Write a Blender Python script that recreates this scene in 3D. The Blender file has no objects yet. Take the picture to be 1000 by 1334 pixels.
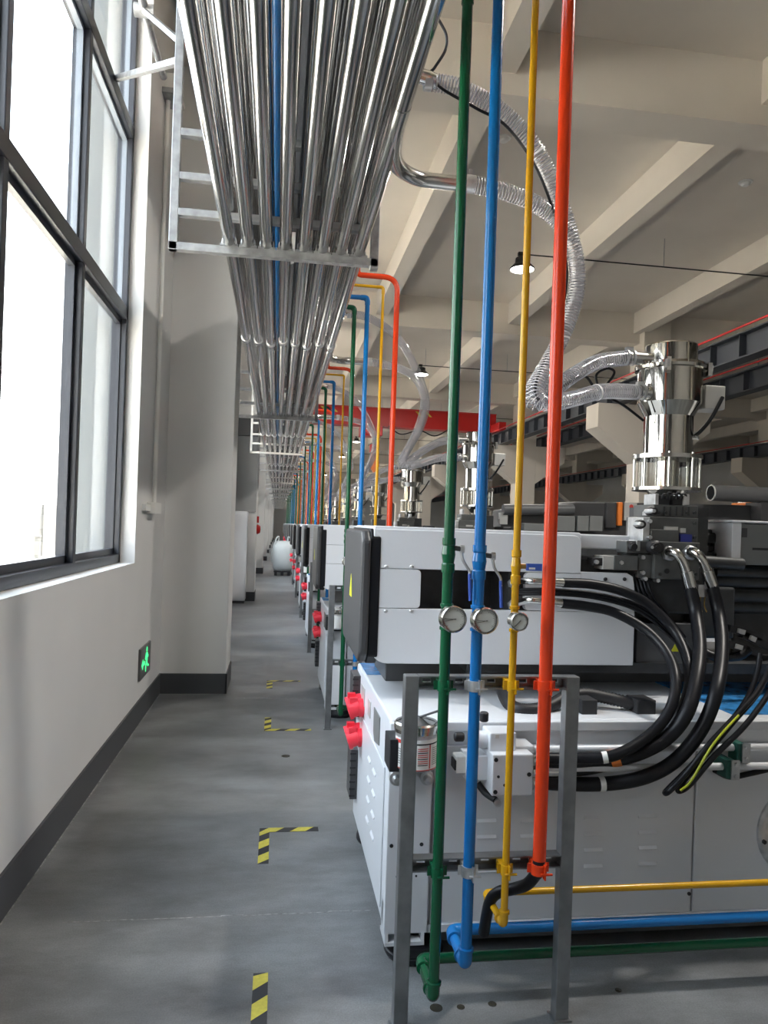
import bpy, math, random
from mathutils import Vector, Matrix
random.seed(7)
scene = bpy.context.scene
col = scene.collection
V = Vector

# ------------------------------------------------------------------ camera
F = 960.0; ROLL = 0.0345; VPX, VPY = 362.0, 682.0; EYE = 1.55; PPX = 500.0
YAW = math.atan((PPX - VPX) / math.cos(ROLL) / F)
PPY = VPY + (PPX - VPX) * math.tan(ROLL)
cd = bpy.data.cameras.new('camera'); cam = bpy.data.objects.new('camera', cd); col.objects.link(cam)
cd.sensor_fit = 'VERTICAL'; cd.sensor_height = 36.0; cd.lens = F / 1334.0 * 36.0
cd.shift_y = (PPY - 667.0) / 1334.0
cd.clip_start = 0.05; cd.clip_end = 500
cs, sn = math.cos(YAW), math.sin(YAW)
right0, fwd, up0 = V((cs, -sn, 0)), V((sn, cs, 0)), V((0, 0, 1))
cr, sr = math.cos(ROLL), math.sin(ROLL)
right = right0 * cr - up0 * (-sr); right = right0 * cr + up0 * sr
up = up0 * cr - right0 * sr
M3 = Matrix((right, up, -fwd)).transposed()
cam.matrix_world = Matrix.Translation((0, 0, EYE)) @ M3.to_4x4()
scene.camera = cam

# ------------------------------------------------------------------ world, exposure
w = bpy.data.worlds.new('overcast'); scene.world = w; w.use_nodes = True
wn, wl = w.node_tree.nodes, w.node_tree.links
bg = wn['Background']; bg.inputs['Strength'].default_value = 5.0
tc = wn.new('ShaderNodeTexCoord'); sx = wn.new('ShaderNodeSeparateXYZ'); rp = wn.new('ShaderNodeValToRGB')
wl.new(tc.outputs['Generated'], sx.inputs[0]); wl.new(sx.outputs['Z'], rp.inputs[0]); wl.new(rp.outputs[0], bg.inputs[0])
rp.color_ramp.elements[0].position = 0.0; rp.color_ramp.elements[0].color = (1.0, 0.97, 0.90, 1)
rp.color_ramp.elements[1].position = 0.55; rp.color_ramp.elements[1].color = (0.80, 0.90, 1.0, 1)
vs = scene.view_settings
vs.view_transform = 'Standard'; vs.look = 'None'; vs.gamma = 1.0; vs.use_curve_mapping = False
vs.exposure = 0.80
LAMP_W = 110.0
sun_d = bpy.data.lights.new('sun_offscreen', 'SUN'); sun_d.energy = 42.0; sun_d.angle = math.radians(2.0); sun_d.color = (1.0, 0.90, 0.76)
sun = bpy.data.objects.new('sun_offscreen', sun_d); col.objects.link(sun)
sun.rotation_euler = V((0.10, 0.55, 0.83)).to_track_quat('Z', 'Y').to_euler()      # stands over the far end of the hall; lights the yard, not the room

# ------------------------------------------------------------------ pixel -> place
def ray(px, py):
    dx, dy = px - PPX, py - PPY
    x = dx * cr + dy * sr; y = -dx * sr + dy * cr
    return V((x * cs + F * sn, -x * sn + F * cs, -y))
def at(px, py, Y):
    r = ray(px, py); k = Y / r.y; return V((r.x * k, Y, EYE + r.z * k))
def atX(px, py, X):
    r = ray(px, py); k = X / r.x; return V((X, r.y * k, EYE + r.z * k))

# ------------------------------------------------------------------ materials
MATS = {}
def mat(name, color, rough=0.5, metal=0.0, noise=0.0, nscale=8.0, bump=0.0, bscale=60.0, spec=0.5, emit=None, estr=0.0, coat=0.0, stretch=None, rnoise=0.0):
    m = bpy.data.materials.new(name); m.use_nodes = True; MATS[name] = m
    n, l = m.node_tree.nodes, m.node_tree.links
    p = n['Principled BSDF']
    p.inputs['Base Color'].default_value = (*color, 1); p.inputs['Roughness'].default_value = rough
    p.inputs['Metallic'].default_value = metal; p.inputs['Specular IOR Level'].default_value = spec
    if coat: p.inputs['Coat Weight'].default_value = coat; p.inputs['Coat Roughness'].default_value = 0.1
    if emit: p.inputs['Emission Color'].default_value = (*emit, 1); p.inputs['Emission Strength'].default_value = estr
    if noise or bump or rnoise:
        t = n.new('ShaderNodeTexCoord'); mp = n.new('ShaderNodeMapping'); l.new(t.outputs['Object'], mp.inputs[0])
        if stretch: mp.inputs['Scale'].default_value = stretch
    if noise or rnoise:
        nz = n.new('ShaderNodeTexNoise'); nz.inputs['Scale'].default_value = nscale; nz.inputs['Detail'].default_value = 5
        l.new(mp.outputs[0], nz.inputs[0])
    if noise:
        r = n.new('ShaderNodeValToRGB'); l.new(nz.outputs['Fac'], r.inputs[0])
        r.color_ramp.elements[0].position = 0.3; r.color_ramp.elements[1].position = 0.7
        r.color_ramp.elements[0].color = (*[max(0, c * (1 - noise)) for c in color], 1)
        r.color_ramp.elements[1].color = (*[min(1, c * (1 + noise)) for c in color], 1)
        l.new(r.outputs[0], p.inputs['Base Color'])
    if rnoise:
        mr = n.new('ShaderNodeMapRange'); l.new(nz.outputs['Fac'], mr.inputs[0])
        mr.inputs['From Min'].default_value = 0.3; mr.inputs['From Max'].default_value = 0.7
        mr.inputs['To Min'].default_value = max(0.02, rough - rnoise); mr.inputs['To Max'].default_value = rough + rnoise
        l.new(mr.outputs[0], p.inputs['Roughness'])
    if bump:
        nb = n.new('ShaderNodeTexNoise'); nb.inputs['Scale'].default_value = bscale; nb.inputs['Detail'].default_value = 4
        l.new(mp.outputs[0], nb.inputs[0])
        b = n.new('ShaderNodeBump'); b.inputs['Strength'].default_value = bump; b.inputs['Distance'].default_value = 0.02
        l.new(nb.outputs['Fac'], b.inputs['Height']); l.new(b.outputs[0], p.inputs['Normal'])
    return m
def glassmat(name, tint, gloss, rough=0.02, diffuse=0.0, dcol=(0.9, 0.9, 0.92)):
    m = bpy.data.materials.new(name); m.use_nodes = True; MATS[name] = m
    n, l = m.node_tree.nodes, m.node_tree.links; n.clear()
    o = n.new('ShaderNodeOutputMaterial'); tr = n.new('ShaderNodeBsdfTransparent'); tr.inputs[0].default_value = (*tint, 1)
    g = n.new('ShaderNodeBsdfGlossy'); g.inputs['Roughness'].default_value = rough
    lw = n.new('ShaderNodeLayerWeight'); lw.inputs['Blend'].default_value = 0.5          # Schlick reflectance of a thin sheet
    pw = n.new('ShaderNodeMath'); pw.operation = 'POWER'; pw.inputs[1].default_value = 5.0
    fr = n.new('ShaderNodeMath'); fr.operation = 'MULTIPLY_ADD'; fr.inputs[1].default_value = 0.96; fr.inputs[2].default_value = 0.04
    l.new(lw.outputs['Facing'], pw.inputs[0]); l.new(pw.outputs[0], fr.inputs[0])
    mx = n.new('ShaderNodeMixShader'); ml = n.new('ShaderNodeMath'); ml.operation = 'MULTIPLY'; ml.inputs[1].default_value = gloss; ml.use_clamp = True
    l.new(fr.outputs[0], ml.inputs[0]); l.new(ml.outputs[0], mx.inputs[0]); l.new(tr.outputs[0], mx.inputs[1]); l.new(g.outputs[0], mx.inputs[2])
    if diffuse:
        df = n.new('ShaderNodeBsdfDiffuse'); df.inputs[0].default_value = (*dcol, 1)
        m2 = n.new('ShaderNodeMixShader'); m2.inputs[0].default_value = diffuse
        l.new(mx.outputs[0], m2.inputs[1]); l.new(df.outputs[0], m2.inputs[2]); l.new(m2.outputs[0], o.inputs[0])
    else: l.new(mx.outputs[0], o.inputs[0])
    return m

mat('wall_paint', (0.665, 0.665, 0.655), 0.75, noise=0.03, nscale=1.2)
mat('ceiling_paint', (0.64, 0.59, 0.52), 0.85, noise=0.05, nscale=0.8)
mat('baseboard_paint', (0.055, 0.058, 0.064), 0.5)
mat('white_enamel', (0.66, 0.68, 0.71), 0.32, noise=0.02, nscale=3.0, bump=0.02, bscale=90)
mat('grey_enamel', (0.09, 0.092, 0.095), 0.45)
mat('castiron_grey', (0.036, 0.038, 0.040), 0.45, noise=0.2, nscale=20)
mat('valve_grey', (0.085, 0.088, 0.086), 0.38, noise=0.15, nscale=20)
mat('dark_plate', (0.05, 0.05, 0.052), 0.42)
mat('black_rubber', (0.007, 0.0075, 0.010), 0.40, spec=0.3)
mat('black_plastic', (0.015, 0.015, 0.017), 0.5)
mat('stainless', (0.62, 0.62, 0.60), 0.16, 1.0, rnoise=0.06, nscale=6)
mat('stainless_pipe', (0.48, 0.48, 0.475), 0.13, 1.0, rnoise=0.03, nscale=2)
mat('mirror_steel', (0.56, 0.545, 0.50), 0.06, 1.0)
mat('zinc', (0.58, 0.59, 0.60), 0.38, 0.85, noise=0.2, nscale=25)
mat('stand_steel', (0.27, 0.28, 0.29), 0.38, 0.85, noise=0.2, nscale=14)
mat('galvanised', (0.36, 0.37, 0.38), 0.42, 0.8, noise=0.25, nscale=18)
mat('green_paint', (0.004, 0.080, 0.032), 0.20, bump=0.05, bscale=120)
mat('blue_paint', (0.006, 0.15, 0.44), 0.20, bump=0.05, bscale=120)
mat('yellow_paint', (0.62, 0.33, 0.008), 0.22, bump=0.05, bscale=120)
mat('orange_paint', (0.66, 0.048, 0.010), 0.20, bump=0.05, bscale=120)
mat('red_paint', (0.45, 0.012, 0.010), 0.4)
mat('socket_red', (0.85, 0.035, 0.06), 0.4)
mat('hook_orange', (0.65, 0.16, 0.03), 0.45)
mat('girder_grey', (0.035, 0.04, 0.05), 0.55)
mat('window_frame', (0.030, 0.034, 0.044), 0.35)
mat('sash_grey', (0.20, 0.23, 0.27), 0.35)
mat('lamp_black', (0.012, 0.012, 0.012), 0.4)
mat('lamp_glow', (1, 1, 1), 0.5, emit=(1.0, 0.97, 0.92), estr=14.0)
mat('sign_dark', (0.10, 0.10, 0.10), 0.3)
mat('sign_green', (0.05, 0.6, 0.15), 0.4, emit=(0.05, 0.9, 0.25), estr=0.9)
mat('tape_yellow', (0.52, 0.45, 0.06), 0.6, noise=0.12, nscale=60)
mat('tape_black', (0.02, 0.021, 0.024), 0.6)
mat('film_blue', (0.04, 0.21, 0.48), 0.25, noise=0.5, nscale=14, bump=0.4, bscale=25)
mat('dial_white', (0.60, 0.61, 0.57), 0.6)
mat('lever_blue', (0.04, 0.10, 0.45), 0.35)
mat('label_white', (0.75, 0.75, 0.72), 0.45)
mat('label_red', (0.55, 0.06, 0.05), 0.45)
mat('label_orange', (0.75, 0.20, 0.03), 0.45)
mat('label_blue', (0.02, 0.03, 0.22), 0.4)
mat('sign_yellow', (0.62, 0.62, 0.02), 0.4)
mat('clamp_green', (0.01, 0.10, 0.075), 0.4)
mat('bag_white', (0.66, 0.71, 0.72), 0.5, bump=0.5, bscale=9)
mat('brass', (0.5, 0.33, 0.10), 0.3, 1.0)
mat('stripe_yellow_green', (0.38, 0.42, 0.02), 0.4)
mat('outside_concrete', (0.20, 0.20, 0.195), 0.9, noise=0.1, nscale=0.6)
mat('outside_paving', (0.50, 0.48, 0.44), 0.9, noise=0.1, nscale=0.6)
mat('pier_grey', (0.17, 0.185, 0.19), 0.7)
mat('outside_tan', (0.33, 0.27, 0.19), 0.9)
mat('outside_white', (0.55, 0.55, 0.55), 0.8)
mat('joint_pale', (0.26, 0.26, 0.26), 0.8, noise=0.5, nscale=40)
mat('oil_stain', (0.035, 0.032, 0.022), 0.25)
mat('tie_white', (0.8, 0.8, 0.8), 0.5)
mat('plate_silver', (0.55, 0.55, 0.53), 0.4, 0.4)
mat('panel_grey', (0.30, 0.31, 0.31), 0.6)
mat('box_grey', (0.17, 0.175, 0.17), 0.5)
glassmat('window_glass', (0.97, 0.985, 1.0), 1.0)
glassmat('clear_hose', (0.93, 0.93, 0.95), 1.2, 0.08, 0.03)
glassmat('sight_glass', (0.93, 0.94, 0.92), 0.9, 0.03, 0.0)
mat('hose_wire', (0.60, 0.60, 0.63), 0.22, 0.5)

# polished concrete floor
m = bpy.data.materials.new('concrete_floor'); m.use_nodes = True; MATS['concrete_floor'] = m
n, l = m.node_tree.nodes, m.node_tree.links; p = n['Principled BSDF']
t = n.new('ShaderNodeTexCoord')
n1 = n.new('ShaderNodeTexNoise'); n1.inputs['Scale'].default_value = 0.9; n1.inputs['Detail'].default_value = 6; n1.inputs['Roughness'].default_value = 0.6
n2 = n.new('ShaderNodeTexNoise'); n2.inputs['Scale'].default_value = 180; n2.inputs['Detail'].default_value = 2
mpf = n.new('ShaderNodeMapping'); mpf.inputs['Scale'].default_value = (0.7, 1.6, 1)
n3 = n.new('ShaderNodeTexNoise'); n3.inputs['Scale'].default_value = 2.2; n3.inputs['Detail'].default_value = 7; n3.inputs['Roughness'].default_value = 0.7
l.new(t.outputs['Object'], n1.inputs[0]); l.new(t.outputs['Object'], n2.inputs[0]); l.new(t.outputs['Object'], mpf.inputs[0]); l.new(mpf.outputs[0], n3.inputs[0])
r1 = n.new('ShaderNodeValToRGB'); l.new(n1.outputs['Fac'], r1.inputs[0])
r1.color_ramp.elements[0].position = 0.35; r1.color_ramp.elements[0].color = (0.140, 0.147, 0.152, 1)
r1.color_ramp.elements[1].position = 0.68; r1.color_ramp.elements[1].color = (0.235, 0.245, 0.254, 1)
r3 = n.new('ShaderNodeValToRGB'); l.new(n3.outputs['Fac'], r3.inputs[0])
r3.color_ramp.elements[0].position = 0.3; r3.color_ramp.elements[0].color = (0.56, 0.55, 0.54, 1)
r3.color_ramp.elements[1].position = 0.72; r3.color_ramp.elements[1].color = (1.28, 1.28, 1.28, 1)
mx = n.new('ShaderNodeMix'); mx.data_type = 'RGBA'; mx.blend_type = 'MULTIPLY'; mx.inputs[0].default_value = 1.0
l.new(r1.outputs[0], mx.inputs[6]); l.new(r3.outputs[0], mx.inputs[7])
mx2 = n.new('ShaderNodeMix'); mx2.data_type = 'RGBA'; mx2.blend_type = 'OVERLAY'; mx2.inputs[0].default_value = 0.35
l.new(mx.outputs[2], mx2.inputs[6]); l.new(n2.outputs['Fac'], mx2.inputs[7]); l.new(mx2.outputs[2], p.inputs['Base Color'])
mrr = n.new('ShaderNodeMapRange'); l.new(n3.outputs['Fac'], mrr.inputs[0])
mrr.inputs['To Min'].default_value = 0.22; mrr.inputs['To Max'].default_value = 0.55; l.new(mrr.outputs[0], p.inputs['Roughness'])
p.inputs['Specular IOR Level'].default_value = 0.4

# ------------------------------------------------------------------ mesh builder
ORG = {}
def catmull(pts, k=8):
    pts = [V(p) for p in pts]; out = []
    q = [pts[0] * 2 - pts[1]] + pts + [pts[-1] * 2 - pts[-2]]
    for i in range(1, len(q) - 2):
        a, b, c, d = q[i - 1], q[i], q[i + 1], q[i + 2]
        for j in range(k):
            u = j / k
            out.append(0.5 * ((2 * b) + (c - a) * u + (2 * a - 5 * b + 4 * c - d) * u * u + (3 * b - a - 3 * c + d) * u ** 3))
    out.append(pts[-1]); return out
def fillet(pts, r, k=5):
    """polyline with rounded corners"""
    pts = [V(p) for p in pts]; out = [pts[0]]
    for i in range(1, len(pts) - 1):
        a, b, c = pts[i - 1], pts[i], pts[i + 1]
        d1, d2 = (a - b), (c - b); rr = min(r, d1.length * .49, d2.length * .49)
        s, e = b + d1.normalized() * rr, b + d2.normalized() * rr
        for j in range(k + 1):
            u = j / k; out.append(s * (1 - u) ** 2 + b * 2 * u * (1 - u) + e * u * u)
    out.append(pts[-1]); return out
def frames(path):
    T = []
    for i in range(len(path)):
        a = path[max(i - 1, 0)]; b = path[min(i + 1, len(path) - 1)]
        T.append((b - a).normalized() if (b - a).length > 1e-9 else (T[-1] if T else V((0, 0, 1))))
    ref = V((0, 0, 1)) if abs(T[0].z) < 0.9 else V((1, 0, 0))
    N = (ref - T[0] * ref.dot(T[0])).normalized(); res = []
    for t in T:
        N = N - t * N.dot(t)
        N = N.normalized() if N.length > 1e-9 else t.orthogonal().normalized()
        res.append((t, N, t.cross(N)))
    return res
class MB:
    def __init__(s): s.v = []; s.f = []; s.sm = []
    def add(s, vs, fs, smooth=False):
        o = len(s.v); s.v += [V(v) for v in vs]
        for f in fs: s.f.append([i + o for i in f]); s.sm.append(smooth)
        return s
    def box(s, x0, x1, y0, y1, z0, z1):
        x0, x1 = min(x0, x1), max(x0, x1); y0, y1 = min(y0, y1), max(y0, y1); z0, z1 = min(z0, z1), max(z0, z1)
        return s.add([(x0, y0, z0), (x1, y0, z0), (x1, y1, z0), (x0, y1, z0), (x0, y0, z1), (x1, y0, z1), (x1, y1, z1), (x0, y1, z1)],
              [(3, 2, 1, 0), (4, 5, 6, 7), (0, 1, 5, 4), (1, 2, 6, 5), (2, 3, 7, 6), (3, 0, 4, 7)])
    def pbox(s, x0, y0, x1, y1, Y, d):
        a, b = at(x0, y0, Y), at(x1, y1, Y)
        c, e = at(x0, y1, Y), at(x1, y0, Y)
        return s.box((a.x + c.x) / 2, (b.x + e.x) / 2, Y, Y + d, (b.z + c.z) / 2, (a.z + e.z) / 2)
    def bar(s, a, b, wd, ht):
        a, b = V(a), V(b); t, nn, bb = frames([a, b])[0]
        vs = []
        for p in (a, b):
            for (i, j) in ((-1, -1), (1, -1), (1, 1), (-1, 1)): vs.append(p + nn * (i * ht / 2) + bb * (j * wd / 2))
        return s.add(vs, [(3, 2, 1, 0), (4, 5, 6, 7), (0, 1, 5, 4), (1, 2, 6, 5), (2, 3, 7, 6), (3, 0, 4, 7)])
    def tube(s, path, r, n=12, caps=True, radii=None):
        path = [V(p) for p in path]; fr = frames(path); vs = []; fs = []
        for i, (p, (t, nn, bb)) in enumerate(zip(path, fr)):
            rr = radii[i] if radii else r
            for j in range(n):
                a = 2 * math.pi * j / n; vs.append(p + (nn * math.cos(a) + bb * math.sin(a)) * rr)
        for i in range(len(path) - 1):
            for j in range(n): fs.append((i * n + j, i * n + (j + 1) % n, (i + 1) * n + (j + 1) % n, (i + 1) * n + j))
        s.add(vs, fs, True)
        if caps:
            s.add(vs[:n], [tuple(range(n - 1, -1, -1))]); s.add(vs[-n:], [tuple(range(n))])
        return s
    def cyl(s, a, b, r, n=16, r2=None, caps=True):
        return s.tube([a, b], r, n, caps, [r, r if r2 is None else r2])
    def lathe(s, c, prof, n=32, axis=(0, 0, 1), caps=True):
        c = V(c); ax = V(axis).normalized(); nn = ax.orthogonal().normalized(); bb = ax.cross(nn)
        if abs(ax.z) > .9: nn, bb = V((1, 0, 0)), V((0, 1, 0)) * (1 if ax.z > 0 else -1)
        k = len(prof)
        for i in range(k - 1):          # every band has its own verts: crisp profile edges
            vs = []
            for (r, z) in (prof[i], prof[i + 1]):
                for j in range(n):
                    a = 2 * math.pi * j / n; vs.append(c + ax * z + (nn * math.cos(a) + bb * math.sin(a)) * r)
            s.add(vs, [(j, (j + 1) % n, n + (j + 1) % n, n + j) for j in range(n)], True)
        for (r, z), rev in ((prof[0], True), (prof[-1], False)):
            if caps and r > 1e-6:
                vs = [c + ax * z + (nn * math.cos(2 * math.pi * j / n) + bb * math.sin(2 * math.pi * j / n)) * r for j in range(n)]
                s.add(vs, [tuple(range(n - 1, -1, -1)) if rev else tuple(range(n))])
        return s
    def prism(s, poly, axis, a0, a1):
        def P(u, v, a): return (u, a, v) if axis == 'y' else ((a, u, v) if axis == 'x' else (u, v, a))
        k = len(poly)
        vs = [P(u, v, a0) for u, v in poly] + [P(u, v, a1) for u, v in poly]
        fs = [tuple(range(k)), tuple(range(2 * k - 1, k - 1, -1))]
        fs += [((i + 1) % k, i, k + i, k + (i + 1) % k) for i in range(k)]
        return s.add(vs, fs)
    def helix(s, path, R, pitch, r, seg=9):
        path = [V(p) for p in path]; fr = frames(path); L = [0]
        for i in range(1, len(path)): L.append(L[-1] + (path[i] - path[i - 1]).length)
        tot = L[-1]; N = int(tot / pitch * seg); pts = []; k = 0
        for i in range(N):
            d = tot * i / (N - 1)
            while k < len(L) - 2 and L[k + 1] < d: k += 1
            u = (d - L[k]) / max(1e-9, L[k + 1] - L[k])
            p = path[k].lerp(path[k + 1], u); nn = fr[k][1].lerp(fr[k + 1][1], u); bb = fr[k][2].lerp(fr[k + 1][2], u)
            a = 2 * math.pi * i / seg; pts.append(p + (nn * math.cos(a) + bb * math.sin(a)) * R)
        return s.tube(pts, r, 3, False)
    def build(s, name, material, parent=None, bevel=0.0, origin=None, smooth_angle=None):
        o0 = V(ORG[parent.name]) if parent else V(origin or (0, 0, 0))
        me = bpy.data.meshes.new(name)
        me.from_pydata([tuple(v - o0) for v in s.v], [], s.f); me.update()
        for p_, sm in zip(me.polygons, s.sm): p_.use_smooth = sm
        me.materials.append(MATS[material])
        o = bpy.data.objects.new(name, me); col.objects.link(o)
        if parent: o.parent = parent
        else: o.location = o0
        ORG[o.name] = o0
        if bevel:
            b = o.modifiers.new('bevel', 'BEVEL'); b.width = bevel; b.segments = 2; b.limit_method = 'ANGLE'; b.angle_limit = 0.6; b.harden_normals = False
        return o
def tag(o, label=None, cat=None, group=None, kind=None):
    if label: o['label'] = label
    if cat: o['category'] = cat
    if group: o['group'] = group
    if kind: o['kind'] = kind
    return o
def empty(name, loc):
    o = bpy.data.objects.new(name, None); col.objects.link(o); o.location = loc; o.empty_display_size = 0.1
    ORG[o.name] = V(loc); return o
KIDS = {}
def kids(o): return [c for c in bpy.data.objects if c.parent == o]
def copy_tree(o, dv, parent=None, skip=(), kmap=None):
    c = o.copy(); col.objects.link(c); c.parent = parent
    if parent is None: c.location = o.location + V(dv)
    for ch in kmap.get(o.name, []):
        if ch.name.split('.')[0] in skip: continue
        copy_tree(ch, dv, c, skip, kmap)
    return c
def kidmap():
    k = {}
    for o in bpy.data.objects:
        if o.parent: k.setdefault(o.parent.name, []).append(o)
    return k
ORD = ['first', 'second', 'third', 'fourth', 'fifth', 'sixth', 'seventh', 'eighth', 'ninth', 'tenth', 'eleventh', 'twelfth', 'thirteenth', 'fourteenth', 'fifteenth']
def structure(o): o['kind'] = 'structure'; return o

# ------------------------------------------------------------------ the hall
XW = -1.0; Y0, Y1 = -3.0, 74.0; XR = 22.0; ZC = 6.23; BAY = 8.0
PIL = [6.78 + BAY * k for k in range(-2, 9)]       # pilaster near faces
floor = structure(MB().box(-1.3, XR + .3, Y0 - .3, Y1 + .3, -0.2, 0).build('floor', 'concrete_floor'))
for (xa, xb, y, wd) in ((-0.76, 0.42, 2.95, .005), (-0.35, 0.40, 6.6, .006), (-.3, .4, 9.7, .006), (-.3, .4, 12.6, .008)):
    mb = MB(); k = 14; random.seed(int(y * 10))
    for i in range(k):
        a = xa + (xb - xa) * i / k; b = xa + (xb - xa) * (i + 1) / k; j = random.uniform(-.004, .004)
        mb.box(a, b + .004, y + j - wd / 2, y + j + wd / 2, -0.01, 0.0007)
    mb.build('floor_joint', 'joint_pale', floor)
for (px, py, r) in ((568, 1313, .022), (600, 1312, .014), (641, 1308, .015), (762, 1240, .02), (805, 1290, .012), (372, 985, .03)):
    q = ray(px, py); k = (0 - EYE) / q.z; c = V((q.x * k, q.y * k, 0))
    MB().lathe(c + V((0, 0, -.004)), [(r, 0), (r * .95, .005), (0.0, .0055)], 14).build('oil_spot', 'oil_stain', floor)

dust = MB(); random.seed(11)
for i in range(60):
    y = .6 + i * .103; wd = random.uniform(.002, .008); dust.box(XW + .012, XW + .014 + wd, y, y + .105, -.01, .0006)
dust.build('dust_line', 'joint_pale', floor)
# left wall in bays, each with a window opening
WIN_Z0, WIN_Z1 = 1.235, 5.45
wmb = MB(); wins = []
ycur = Y0
for i, yp in enumerate(PIL):
    a, b = yp - 6.04, yp - 1.34      # opening
    if a > Y1 - 1: break
    a = max(a, Y0 + .2)
    if b - a > 1 and b < Y1:
        wmb.box(XW - .3, XW, ycur, a, 0, ZC); wmb.box(XW - .3, XW, a, b, 0, WIN_Z0); wmb.box(XW - .3, XW, a, b, WIN_Z1, ZC)
        wins.append((a, b)); ycur = b
wmb.box(XW - .3, XW, ycur, Y1, 0, ZC)
wall_left = structure(wmb.build('wall_left', 'wall_paint'))
oc = MB(); yc = Y0 - .3
for (a, b) in wins:
    oc.box(XW - .32, XW - .29, yc, a, -.02, ZC); oc.box(XW - .32, XW - .29, a, b, -.02, WIN_Z0); oc.box(XW - .32, XW - .29, a, b, WIN_Z1, ZC); oc.box(XW - .32, XW - .201, b - .012, b, WIN_Z0, WIN_Z1); oc.box(XW - .32, XW - .201, a, a + .012, WIN_Z0, WIN_Z1); yc = b
oc.box(XW - .32, XW - .29, yc, Y1, -.02, ZC); oc.build('outer_render', 'pier_grey', wall_left)
base_mb = MB(); yc = Y0
for yp in PIL:
    if yp + .62 > Y1: break
    if yp < Y0: continue
    MB().box(-1.28, -0.42, yp, yp + .62, 0, ZC).build('pilaster', 'wall_paint', wall_left, bevel=.008)
    MB().box(-1.75, -1.28, yp - .05, yp + .67, 0, ZC).build('outer_pier', 'pier_grey', wall_left)
    base_mb.box(XW, XW + .012, yc, yp, 0, .18)
    base_mb.box(XW, -0.408, yp - .012, yp, 0, .18); base_mb.box(-.42, -.408, yp - .012, yp + .632, 0, .18); base_mb.box(XW, -0.408, yp + .62, yp + .632, 0, .18)
    yc = yp + .62
base_mb.box(XW, XW + .012, yc, Y1, 0, .18)
structure(base_mb.build('baseboard_left', 'baseboard_paint'))
# end walls, right wall with openings
def wall_with_holes(name, axis, pos, thick, u0, u1, holes, z0=0, z1=ZC):
    mb = MB(); cur = u0
    def bx(a, b, c, d):
        if axis == 'x': mb.box(pos, pos + thick, a, b, c, d)
        else: mb.box(a, b, pos, pos + thick, c, d)
    for (a, b, c, d) in holes:
        bx(cur, a, z0, z1); bx(a, b, z0, c); bx(a, b, d, z1); cur = b
    bx(cur, u1, z0, z1)
    return structure(mb.build(name, 'wall_paint'))
wall_with_holes('wall_right', 'x', XR, .3, Y0, Y1, [])
wall_with_holes('wall_back', 'y', Y0 - .3, .3, -1.3, XR + .3, [])  # unseen; set close behind the camera to cut light on machine fronts
wall_with_holes('wall_front', 'y', Y1, .3, -1.3, XR + .3, [])
# ceiling slab and beams
ceiling = structure(MB().box(-1.3, XR + .3, Y0 - .3, Y1 + .3, ZC, ZC + .2).build('ceiling', 'ceiling_paint'))
for yp in PIL:
    if yp + 1 > Y1: break
    if yp < Y0: continue
    MB().box(XW, XR, yp - .16, yp + .27, 5.60, ZC + .02).build('cross_beam', 'ceiling_paint', ceiling)
for i in range(-1, 8):
    x = 1.79 + 2.735 * i
    if x < XW: x = XW - .02
    MB().box(x, x + .25, Y0, Y1, 5.80, ZC + .02).build('joist_beam', 'ceiling_paint', ceiling)

# windows
def window(idx, a, b, full):
    xg = XW - .15
    root = empty('window_%d' % idx, (xg, a, WIN_Z0)); structure(root)
    ys = [a + (b - a) * k / 4 for k in range(5)]
    zs = [WIN_Z0, 2.99, 4.265, WIN_Z1]
    fr = MB()
    fr.box(xg - .05, xg + .05, a, a + .05, WIN_Z0, WIN_Z1); fr.box(xg - .05, xg + .05, b - .05, b, WIN_Z0, WIN_Z1)
    fr.box(xg - .05, xg + .05, a, b, WIN_Z0, WIN_Z0 + .06); fr.box(xg - .05, xg + .05, a, b, WIN_Z1 - .05, WIN_Z1)
    fr.build('window_frame', 'window_frame', root, bevel=.004)
    for y in ys[1:-1]: MB().box(xg - .05, xg + .045, y - .028, y + .028, WIN_Z0, WIN_Z1).build('mullion', 'window_frame', root, bevel=.004)
    for z in zs[1:-1]: MB().box(xg - .05, xg + .05, a, b, z - .045, z + .045).build('transom', 'window_frame', root, bevel=.004)
    for i in range(4):
        for j in range(3):
            ya, yb, za, zb = ys[i] + .03, ys[i + 1] - .03, zs[j] + .045, zs[j + 1] - .045
            s = .035 if j == 0 else .022
            sb = MB(); xs0, xs1 = xg - .022, xg + .012
            sb.box(xs0, xs1, ya, ya + s, za, zb); sb.box(xs0, xs1, yb - s, yb, za, zb); sb.box(xs0, xs1, ya, yb, za, za + s * 1.6); sb.box(xs0, xs1, ya, yb, zb - s, zb)
            sash = sb.build('sash', 'window_frame' if j == 0 else 'sash_grey', root)
            MB().box(xg - .008, xg - .003, ya + s * .5, yb - s * .5, za + s * .5, zb - s * .5).build('pane', 'window_glass', sash)
    L = bpy.data.lights.new('daylight_portal', 'AREA'); L.shape = 'RECTANGLE'; L.size = b - a; L.size_y = WIN_Z1 - WIN_Z0
    L.cycles.is_portal = True
    o = bpy.data.objects.new('daylight_portal', L); col.objects.link(o); o.location = (xg - .2, (a + b) / 2, (WIN_Z0 + WIN_Z1) / 2)
    o.rotation_euler = (0, -math.pi / 2, 0)
    o.rotation_euler = (math.pi / 2, 0, -math.pi / 2)
for i, (a, b) in enumerate(wins): window(i + 1, a, b, True)
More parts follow.
